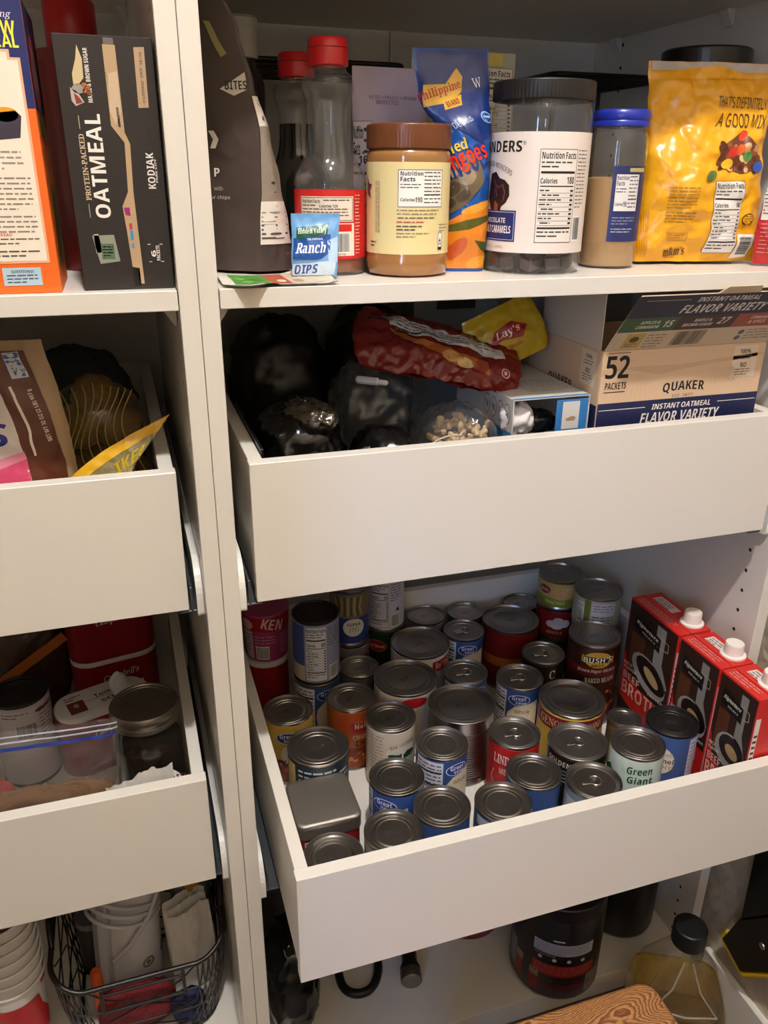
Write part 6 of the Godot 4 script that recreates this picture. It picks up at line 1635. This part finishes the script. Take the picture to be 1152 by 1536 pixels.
# ---------------------------------------------------------------- bottom compartments and floor
func floor_things():
	var b := -113.18
	# stack of red and white paper cups
	for k in 7:
		var t := thing("paper_cup", "white paper cup with red wave, outermost of its nested stack" if k == 0 else "white paper cup nested inside the stack beside the wire basket", "cup", Vector3(-32.6, b + 0.02 + 2.0 * k, -14.6), 30.0 + k * 40.0, "nested paper cups")
		var g := G.new()
		g.lathe([Vector2(0, 0.5), Vector2(3.0, 0.5), Vector2(3.05, 0.0), Vector2(3.15, 0.0), Vector2(4.45, 17.6), Vector2(4.7, 17.7), Vector2(4.75, 18.0), Vector2(4.6, 18.2), Vector2(4.4, 18.05), Vector2(3.1, 0.7), Vector2(0, 0.7)], 40)
		mk(g, "cup", M("d8d4d0", 0.5), t)
		var p := pnew()
		if k == 0:
			p.poly([[-8, 1.0], [5.0, 1.0], [6.0, 5.0], [4.6, 9.0], [2.4, 12.6], [1.8, 15.4], [-8, 15.4]], "b01820"); p.ly = 1; p.text("Coca-Cola", 2.6, 5.4, 5.6, 2.2, "ece4e0", 0.2, "S", 0.35)
		p.ly = 1
		p.rect(2.4 - k * 1.8, 16.5, 4.6 - k * 1.8, 17.2, "b01820")
		mk(p.emit(func(u, w, off): return Vector3(sin(u / 4.0) * (3.17 + w * 0.074 + off), w, cos(u / 4.0) * (3.17 + w * 0.074 + off)), 0.8), "print", ink_mat(0.5), t)
	# dark thermos
	var t := thing("thermos", "dark grey cylindrical flask between the paper cups and the appliance", "flask", Vector3(-23.0, b, -27.2))
	var g := G.new()
	g.lathe([Vector2(0, 0), Vector2(2.1, 0), Vector2(2.2, 0.2), Vector2(2.2, 17), Vector2(1.9, 17.6), Vector2(1.9, 21), Vector2(0, 21)], 28)
	mk(g, "body", M("242426", 0.4), t)
	g = G.new()
	g.lathe([Vector2(2.22, 10.5), Vector2(2.3, 10.7), Vector2(2.3, 11.5), Vector2(2.22, 11.7)], 28)
	mk(g, "band", M("8a8680", 0.35, 0.9), t)
	basket(b)
	appliance(b + 1.2)
	# crumpled napkins, yellow tab, red and blue cloth in the basket
	t = thing("paper_napkins", "stack of white paper napkins standing in the wire basket", "napkins", Vector3(-7.4, b + 0.9, -17.6))
	for k in 3: sheet(t, "napkin", M("dcd8d4", 0.9), func(u, v): return Vector3(-3.6 + 6.6 * u + 0.4 * sin(v * 3.0 + k), 17.5 * v * (0.92 + 0.1 * u) - 0.03 * k, 2.6 - 1.6 * k - 3.0 * v * v + 0.5 * n3(u * 3.0, v * 3.5, k * 2.0) + 0.5 * sin(u * 5.0 + k)), 26, 26)
	t = thing("grey_cloth", "crumpled grey and white cloth behind the napkins", "cloth", Vector3(-6.9, b + 0.9, -26.6))
	lump(t, "cloth", M("8a8a8c", 0.9), Vector3(2.6, 11.5, 3.2), Vector3(0, 12.2, 0), 1.0, 0.22, 44.0, 0.8, 50, 36)
	t = thing("yellow_tag", "dark yellow card strip sticking out of the grey cloth", "tag", Vector3(-6.6, b + 18.6, -21.6), 8.0)
	g = G.new()
	g.x = Transform3D(Basis(Vector3(0, 0, 1), 0.42) * Basis(Vector3(1, 0, 0), -0.3), Vector3(0, 0, 0))
	g.box(Vector3(0, 2.2, 0), Vector3(1.9, 6.0, 0.12), 0.04)
	mk(g, "card", M("b8882a", 0.5), t)
	t = thing("red_cloth", "dark red patterned cloth at the front of the wire basket", "cloth", Vector3(-16.4, b + 0.9, -13.4))
	lump(t, "cloth", noisy_once("redcloth", "4a0c14", "a01a26", 0.05, Vector3(8, 8, 8), 0.7), Vector3(5.6, 4.6, 1.2), Vector3(0, 5.2, 0), 0.4, 0.3, 33.0, 0.8, 40, 24)
	t = thing("navy_cloth", "navy blue cloth in the near corner of the wire basket", "cloth", Vector3(-9.0, b + 0.9, -11.9))
	lump(t, "cloth", M("1a2048", 0.8), Vector3(2.4, 3.4, 0.8), Vector3(0, 3.8, 0), 0.4, 0.4, 38.0, 0.8, 30, 20)
	t = thing("orange_tube", "small orange and red tube beside the appliance", "tube", Vector3(-21.6, b + 0.9, -14.6))
	g = G.new()
	g.lathe([Vector2(0, 0), Vector2(0.8, 0), Vector2(0.85, 0.2), Vector2(0.85, 12.5), Vector2(0.6, 13.0), Vector2(0, 13.0)], 18)
	mk(g, "tube", M("d0541c", 0.4), t)
	right_floor(b)

func basket(b: float):
	var t := thing("wire_basket", "black wire basket with crossed scallop wires and label frame", "basket", Vector3(-14.9, b, -20.4))
	var m := M("1c1614", 0.4)
	var ring := func(w: float, d: float, y: float) -> Array:
		var o := []
		for q in rrect(w, d, 4.5, 8): o.append(Vector3(q.x, y, q.y))
		return o
	var rim: Array = ring.call(24.6, 22.0, 16.0)
	for i in rim.size():   # the rim swings up at both ends
		var q: Vector3 = rim[i]
		q.y += 2.2 * pow(absf(q.x) / 12.3, 4.0)
		rim[i] = q
	var g := G.new()
	g.tube(rim, 0.4, 8, true)
	mk(g, "rim", m, t)
	g = G.new()
	g.tube(ring.call(20.6, 18.0, 0.35), 0.3, 6, true)
	mk(g, "base_ring", m, t)
	var lower: Array = ring.call(20.6, 18.0, 0.35)
	var n := 36
	for k in n:   # crossed wires that bow from the rim down to the base
		for s in [-1, 1]:
			var a := float(k) / n * rim.size()
			var c: float = a + s * 2.6
			var pts := []
			for j in 7:
				var v := j / 6.0
				var e: float = lerp(a, c, pow(v, 1.6))
				var i0 := posmod(int(floor(e)), rim.size())
				var i1 := posmod(i0 + 1, rim.size())
				var fr: float = e - floor(e)
				var top: Vector3 = (rim[i0] as Vector3).lerp(rim[i1], fr)
				var bot: Vector3 = (lower[i0] as Vector3).lerp(lower[i1], fr)
				pts.append(top.lerp(bot, v) + Vector3(top.x, 0, top.z).normalized() * 0.5 * sin(v * PI))
			g = G.new()
			g.tube(pts, 0.13, 5)
			mk(g, "wire", m, t)
	for y in [6.0, 11.0]:
		g = G.new()
		var mid := []
		for i in rim.size(): mid.append((lower[i] as Vector3).lerp(rim[i], y / 16.5) + Vector3((rim[i] as Vector3).x, 0, (rim[i] as Vector3).z).normalized() * 0.4)
		g.tube(mid, 0.13, 5, true)
		mk(g, "hoop", m, t)
	g = G.new()
	for e in [[0.0, 14.9, 11.8, 0.5], [0.0, 11.4, 11.8, 0.5]]: g.box(Vector3(e[0], e[1], 11.2), Vector3(e[2], e[3], 0.35), 0.1)
	for sx in [-1.0, 1.0]: g.box(Vector3(5.7 * sx, 13.6, 11.2), Vector3(0.5, 5.4, 0.35), 0.1)
	mk(g, "label_frame", m, t)
	for sx in [-1.0, 1.0]:
		g = G.new()
		var pts := []
		for i in 13: pts.append(Vector3(sx * (12.2 + 0.4 * sin(i / 12.0 * PI)), 18.0 + 2.6 * sin(i / 12.0 * PI), -4.0 + 8.0 * i / 12.0))
		g.tube(pts, 0.38, 8)
		mk(g, "handle", m, t)

func appliance(b: float):
	var t := thing("white_appliance", "white plastic kitchen appliance with wound cord standing in basket", "appliance", Vector3(-16.9, b, -21.0))
	t.rotation_degrees = Vector3(0, 20, -3.5)
	var w := M("cfccd0", 0.3)
	var g := G.new()
	g.lathe([Vector2(0, 0.1), Vector2(3.6, 0.0), Vector2(4.3, 0.3), Vector2(4.5, 1.2), Vector2(4.4, 5.4), Vector2(4.35, 5.5), Vector2(4.05, 25.5), Vector2(3.6, 26.2), Vector2(0, 26.3)], 44)
	mk(g, "housing", w, t)
	g = G.new()
	g.box(Vector3(-4.6, 14.0, 0.0), Vector3(2.2, 22.0, 4.4), 0.9)
	mk(g, "cord_spine", M("b8b6bc", 0.35), t)
	for a in [10.0, 58.0]:
		g = G.new()
		var d := Vector3(sin(deg_to_rad(a)), 0, cos(deg_to_rad(a)))
		g.x = Transform3D(Basis(Vector3(d.z, 0, -d.x), d, Vector3(0, 1, 0) * -1.0), d * 4.3 + Vector3(0, 8.4, 0))
		g.lathe([Vector2(1.0, 0.0), Vector2(0.95, 0.12), Vector2(0.75, 0.12), Vector2(0.7, -0.1), Vector2(0.4, -0.1), Vector2(0.38, 0.1), Vector2(0, 0.12)], 20)
		mk(g, "screw", M("8a8680", 0.4, 0.5), t)
	for k in 3:   # wound cord
		g = G.new()
		var pts := []
		for i in 26:
			var a := TAU * i / 26.0
			pts.append(Vector3(-1.2 + 5.4 * cos(a), 17.5 + k * 1.7 - 2.6 * cos(a) * (0.6 + 0.2 * k), 4.75 * sin(a)))
		g.tube(pts, 0.33, 7, true)
		mk(g, "cord_loop", M("c4c2c8", 0.35), t)
	g = G.new()
	g.tube([Vector3(-4.4, 11.5, 3.8), Vector3(-2.0, 14.0, 4.6), Vector3(1.0, 18.0, 4.7), Vector3(3.4, 22.0, 3.6)], 0.36, 7)
	mk(g, "cord_end", M("c4c2c8", 0.35), t)
	g = G.new()
	g.tube([Vector3(4.0, 16.0, -1.0), Vector3(5.6, 15.6, -1.0), Vector3(5.9, 17.0, -1.0), Vector3(5.0, 18.0, -1.0), Vector3(4.0, 18.2, -1.0)], 0.4, 7)
	mk(g, "knob", M("a8a6aa", 0.35), t)

func right_floor(b: float):
	# supplement tubs
	for e in [[50.4, -4.9, 7.3, 20.0, 0, "large black and red supplement tub with white text panel"], [40.4, -18.5, 6.3, 18.0, 1, "smaller black and pink supplement tub behind the large one"]]:
		var t := thing("supplement_tub", e[5], "tub", Vector3(e[0], b, e[1]), to_eye(e[0], e[1]))
		var r: float = e[2]
		var h: float = e[3]
		var g := G.new()
		g.lathe([Vector2(0, 0.3), Vector2(r - 0.9, 0), Vector2(r - 0.3, 0.3), Vector2(r, 1.0), Vector2(r, h - 3.6), Vector2(r - 0.4, h - 2.9), Vector2(r - 0.4, h - 2.4)], 52)
		mk(g, "tub", M("141011", 0.3), t)
		screw_cap(t, "lid", r - 0.1, h - 2.6, h, M("180f0d", 0.4), 90, 0.008)
		var p := pnew()
		if e[4] == 0:
			p.rect(-3.2, 10.4, 6.6, 12.8, "a8a8b4"); p.rect(-3.2, 5.6, 7.4, 8.2, "8e161c"); p.rect(-3.6, 1.4, -2.0, 4.6, "8e161c"); p.rect(-3.6, 4.6, -2.0, 6.2, "8a7a6a"); p.rect(-3.0, 3.2, 7.0, 4.0, "6a1420"); p.rect(-6.6, 1.6, -5.2, 5.6, "8e161c"); p.rect(-6.6, 5.6, -5.0, 7.2, "8a8078"); p.rect(-8.8, 3.0, -6.8, 8.6, "7a7a80")
			p.rect(6.0, 1.6, 8.6, 5.4, "8a8486")
			p.ly = 1
			p.fine(-3.0, 12.5, 9.2, 5, 0.44, "5a5a68", 0.45, 2); p.fine(-3.0, 7.8, 10.0, 4, 0.5, "c8605c", 0.35, 3); p.fine(-2.8, 3.9, 9.4, 1, 0.5, "1c1214", 0.6, 4); p.fine(-2.8, 2.9, 8.4, 5, 0.44, "5a2a2c", 0.5, 5); p.fine(6.2, 5.1, 2.2, 7, 0.5, "3a3436", 0.5, 6)
			for k in 4: p.ell(-2.0 + k * 2.3, 9.3, 0.35, 0.35, "c8c4c0")
			p.rect(-0.2, 13.4, 1.6, 13.65, "d8d4d0"); p.fine(-3.0, 10.1, 6.6, 1, 0.4, "9a9696", 0.5, 8)
		else:
			p.rect(-5, 1.0, 9, 2.2, "8c2a44"); p.barcode(-3.4, 2.4, 3.4, 2.0); p.rect(1.2, 2.8, 6.0, 7.0, "8a88a4")
		mk(p.emit(on_cyl(r), 0.8), "print", ink_mat(0.35), t)
	var t := thing("black_tub", "plain black tub standing beside the right panel", "tub", Vector3(66.4, b, -10.4))
	var g := G.new()
	g.lathe([Vector2(0, 0.3), Vector2(5.3, 0), Vector2(5.9, 0.5), Vector2(6.1, 1.2), Vector2(6.1, 17.0), Vector2(5.6, 17.6)], 48)
	mk(g, "tub", M("0c0c0d", 0.32), t)
	screw_cap(t, "lid", 6.0, 17.2, 19.6, M("0e0e0e", 0.4), 80, 0.008)
	# black pan handle loop, metal torch and black bag
	t = thing("small_pan", "small dark pan with black looped handle lying on the cupboard floor", "pan", Vector3(18.4, b, -13.0))
	g = G.new()
	var pts := []
	var cv := Curve3D.new()
	for q in [[-2.6, -3.0], [-3.3, 0.0], [-3.1, 2.8], [-1.4, 4.3], [1.0, 4.1], [2.8, 2.0], [3.6, -0.8], [3.4, -3.2]]: cv.add_point(Vector3(q[0], 0.75, q[1]))
	for i in 8:
		var d := (cv.get_point_position(mini(i + 1, 7)) - cv.get_point_position(maxi(i - 1, 0))) * 0.18
		cv.set_point_in(i, -d); cv.set_point_out(i, d)
	for i in 29: pts.append(cv.sample_baked(cv.get_baked_length() * i / 28.0))
	g.tube(pts, 0.72, 8)
	mk(g, "handle", M("121110", 0.4), t)
	g = G.new()
	g.lathe([Vector2(0, 0), Vector2(6.4, 0.0), Vector2(7.4, 2.8), Vector2(7.6, 2.9), Vector2(7.4, 3.1), Vector2(6.2, 0.4), Vector2(0, 0.3)], 40)
	var pan := mk(g, "pan", M("2a2c2e", 0.35, 0.5), t)
	pan.position = Vector3(0.005, 0.0, -0.115)
	t = thing("metal_torch", "dark flashlight with bright metal end lying on the cupboard floor", "flashlight", Vector3(27.2, b, -12.6))
	g = G.new()
	g.x = Transform3D(Basis(Vector3(0, 1, 0), -0.25) * Basis(Vector3(1, 0, 0), PI / 2), Vector3(0, 1.75, 0))
	g.lathe([Vector2(0, -7), Vector2(1.3, -7), Vector2(1.3, 2.0), Vector2(1.7, 3.0), Vector2(1.7, 4.0)], 28)
	mk(g, "barrel", M("1c1a18", 0.35), t)
	var x2 := g.x
	g = G.new()
	g.x = x2
	g.lathe([Vector2(1.72, 3.6), Vector2(1.74, 5.2), Vector2(1.6, 5.4), Vector2(0, 5.4)], 28)
	mk(g, "end_cap", M("8a867e", 0.3, 0.95), t)
	t = thing("black_floor_bag", "shiny black bag on the cupboard floor beside the frame post", "bag", Vector3(6.5, b, -9.4))
	lump(t, "bag", M("070708", 0.14), Vector3(3.8, 8.8, 5.6), Vector3(0, 9.2, 0), 0.5, 0.25, 95.0, 0.7, 44, 30)
	t = thing("grey_bin", "grey plastic bin behind the black bag", "bin", Vector3(7.6, b, -26.0))
	g = G.new()
	g.lathe([Vector2(0, 0), Vector2(4.2, 0), Vector2(4.4, 0.4), Vector2(5.1, 24), Vector2(5.4, 24.1), Vector2(5.3, 24.6), Vector2(4.8, 24.5), Vector2(4.2, 0.8), Vector2(0, 0.8)], 36)
	mk(g, "bin", M("56585a", 0.45), t)
	oil_jug()
	stool()
	dustpan()

func oil_jug():
	var at := Vector3(64.6, -FLOOR, 8.6)
	var t := thing("oil_jug", "clear plastic jug of yellow cooking oil with black cap", "jug", at, -28.0)
	var lv := [[13.0, 10.6, 2.0, 0.0], [13.6, 11.2, 2.2, 0.6], [13.8, 11.4, 2.2, 2.0], [13.8, 11.4, 2.2, 12.5], [13.4, 11.0, 2.4, 14.0], [11.6, 9.6, 3.0, 17.0], [8.6, 7.4, 3.2, 20.0], [5.6, 5.4, 2.5, 22.4], [4.2, 4.2, 2.05, 23.4], [4.0, 4.0, 1.98, 24.6]]
	var shell := func(top: float, k: float) -> Array:
		var rows := []
		for e in lv:
			if e[3] > top: break
			var row := []
			for q in rrect(e[0] * k, e[1] * k, e[2] * k, 6): row.append(Vector3(q.x, maxf(0.15, e[3]), -q.y))
			rows.append(row)
		return rows
	var g := G.new()
	g.grid(shell.call(99.0, 1.0), true)
	mk(g, "bottle", film("e4e2d8", 0.03, 0.04), t)
	g = G.new()
	var rows: Array = shell.call(14.5, 0.97)
	for s in [0.6, 0.02]:
		var row := []
		for q in rrect(12.8 * s, 10.4 * s, 2.2 * s, 6): row.append(Vector3(q.x, 14.0, -q.y))
		rows.append(row)
	g.grid(rows, true)
	mk(g, "oil", M("f2c23c00", 0.03, 0.0, {"refraction_enabled": true, "refraction_scale": 0.04}), t)
	screw_cap(t, "cap", 2.5, 24.0, 27.2, M("0c0c0c", 0.45), 40, 0.02, 0.25)
	g = G.new()   # moulded grip ridges on the shoulder
	for s in [-1.0, 1.0]: g.tube([Vector3(0.6 * s, 22.4, 2.6), Vector3(2.0 * s, 18.4, 4.2), Vector3(4.6 * s, 15.2, 5.4)], 0.16, 6)
	g.tube([Vector3(-4.6, 15.2, 5.4), Vector3(0, 14.6, 5.7), Vector3(4.6, 15.2, 5.4)], 0.16, 6)
	mk(g, "ridges", film("f0eee4", 0.12, 0.05), t)
	g = G.new()
	g.box(Vector3(0, 4.6, 5.74), Vector3(9.0, 5.0, 0.06), 0.01)
	mk(g, "paper_label", M("b89a2c", 0.4), t)

func stool():
	var t := thing("step_stool", "oak-grained wooden step stool with rounded corners in front of cupboard", "stool", Vector3(33.6, -FLOOR, 28.0))
	var f := FastNoiseLite.new()
	f.seed = 4; f.frequency = 0.0022; f.fractal_octaves = 3
	var f2 := FastNoiseLite.new()
	f2.seed = 9; f2.frequency = 0.02
	var img := Image.create(1024, 768, false, Image.FORMAT_RGB8)
	var dark := hx("6f4222")
	var lite := hx("c08a56")
	for yy in 768:
		for xx in 1024:
			var v := f.get_noise_2d(xx * 0.55, yy * 2.0) * 15.0 + 0.35 * f2.get_noise_2d(xx * 0.8, yy * 5.0)
			var s: float = v - floor(v)
			s = smoothstep(0.0, 0.75, s) * (1.0 - smoothstep(0.86, 1.0, s))
			s = clampf(s + 0.22 * f2.get_noise_2d(xx * 1.2, yy * 9.0), 0.0, 1.0)
			img.set_pixel(xx, yy, dark.lerp(lite, s))
	var m := StandardMaterial3D.new()
	m.albedo_texture = ImageTexture.create_from_image(img)
	m.roughness = 0.5
	m.uv1_triplanar = true; m.uv1_world_triplanar = true; m.uv1_scale = Vector3(2.2, 2.2, 2.2)
	var g := G.new()
	var rows := []
	for e in [[39.0, 27.2, 1.6, 24.0], [40.2, 28.4, 2.2, 24.15], [40.6, 28.8, 2.4, 24.6], [40.6, 28.8, 2.4, 25.9], [40.2, 28.4, 2.2, 26.35], [39.4, 27.6, 1.8, 26.5], [10.0, 6.0, 1.0, 26.5], [0.02, 0.02, 0.005, 26.5]]:
		var row := []
		for q in rrect(e[0], e[1], e[2], 7): row.append(Vector3(q.x, e[3], -q.y))
		rows.append(row)
	g.grid(rows, true)
	mk(g, "seat", m, t)
	for sx in [-1.0, 1.0]:
		for sz in [-1.0, 1.0]:
			g = G.new()
			g.x = Transform3D(Basis(Vector3(1, 0, 0), -0.08 * sz) * Basis(Vector3(0, 0, 1), 0.08 * sx), Vector3(15.5 * sx, 12.1, 10.0 * sz))
			g.box(Vector3.ZERO, Vector3(3.2, 23.9, 3.2), 0.3)
			mk(g, "leg", m, t)

func dustpan():
	# black plastic head with yellow lip hanging against the right wall
	var at := Vector3(74.3, -FLOOR, 13.0)
	var t := thing("dustpan", "black dustpan with yellow rubber lip leaning by the right wall", "dustpan", at)
	var ax := Transform3D(Basis(Vector3(0, 0, 1), Vector3(0, 1, 0), Vector3(-1, 0, 0)), Vector3(74.3, 0, 0) - Vector3(at.x, 0, at.z))   # local x = z, faces -x
	var g := G.new()
	g.x = ax
	g.x.origin.y = FLOOR
	var head := PackedVector2Array([Vector2(6.74, -102.47), Vector2(11.23, -104.25), Vector2(19.67, -94.24), Vector2(19.67, -83.81), Vector2(13.21, -89.86), Vector2(8.93, -95.70)])
	g.x.origin.y = 0.0
	var sh := Vector2(0, FLOOR)
	var hp := PackedVector2Array()
	for q in head: hp.append(q + sh)
	g.extrude(hp, -0.7, 0.8)
	mk(g, "head", M("15130f", 0.4), t)
	g = G.new()
	g.x = ax
	var lip := []
	for q in [[7.06, -100.91], [6.22, -102.68], [6.74, -103.20], [10.91, -104.87], [11.64, -104.77], [20.09, -94.45]]: lip.append(Vector3(q[0], q[1] + FLOOR, 0.2))
	g.tube(lip, 0.5, 8)
	mk(g, "lip", M("c89c14", 0.4), t)
	g = G.new()
	g.x = ax
	g.extrude(PackedVector2Array([Vector2(9.14, -95.70) + sh, Vector2(13.42, -90.28) + sh, Vector2(13.21, -62.97) + sh, Vector2(8.20, -62.97) + sh]), -0.7, 0.8)
	mk(g, "handle", M("100f0d", 0.45), t)
	g = G.new()
	g.x = Transform3D(Basis(Vector3(0, 0, 1), PI / 2), Vector3(-0.85, -95.70 + FLOOR, 13.83 - at.z))
	g.lathe([Vector2(0.55, 0.0), Vector2(0.5, 0.16), Vector2(0, 0.2)], 16)
	mk(g, "screw", M("b8b4ac", 0.3, 0.9), t)
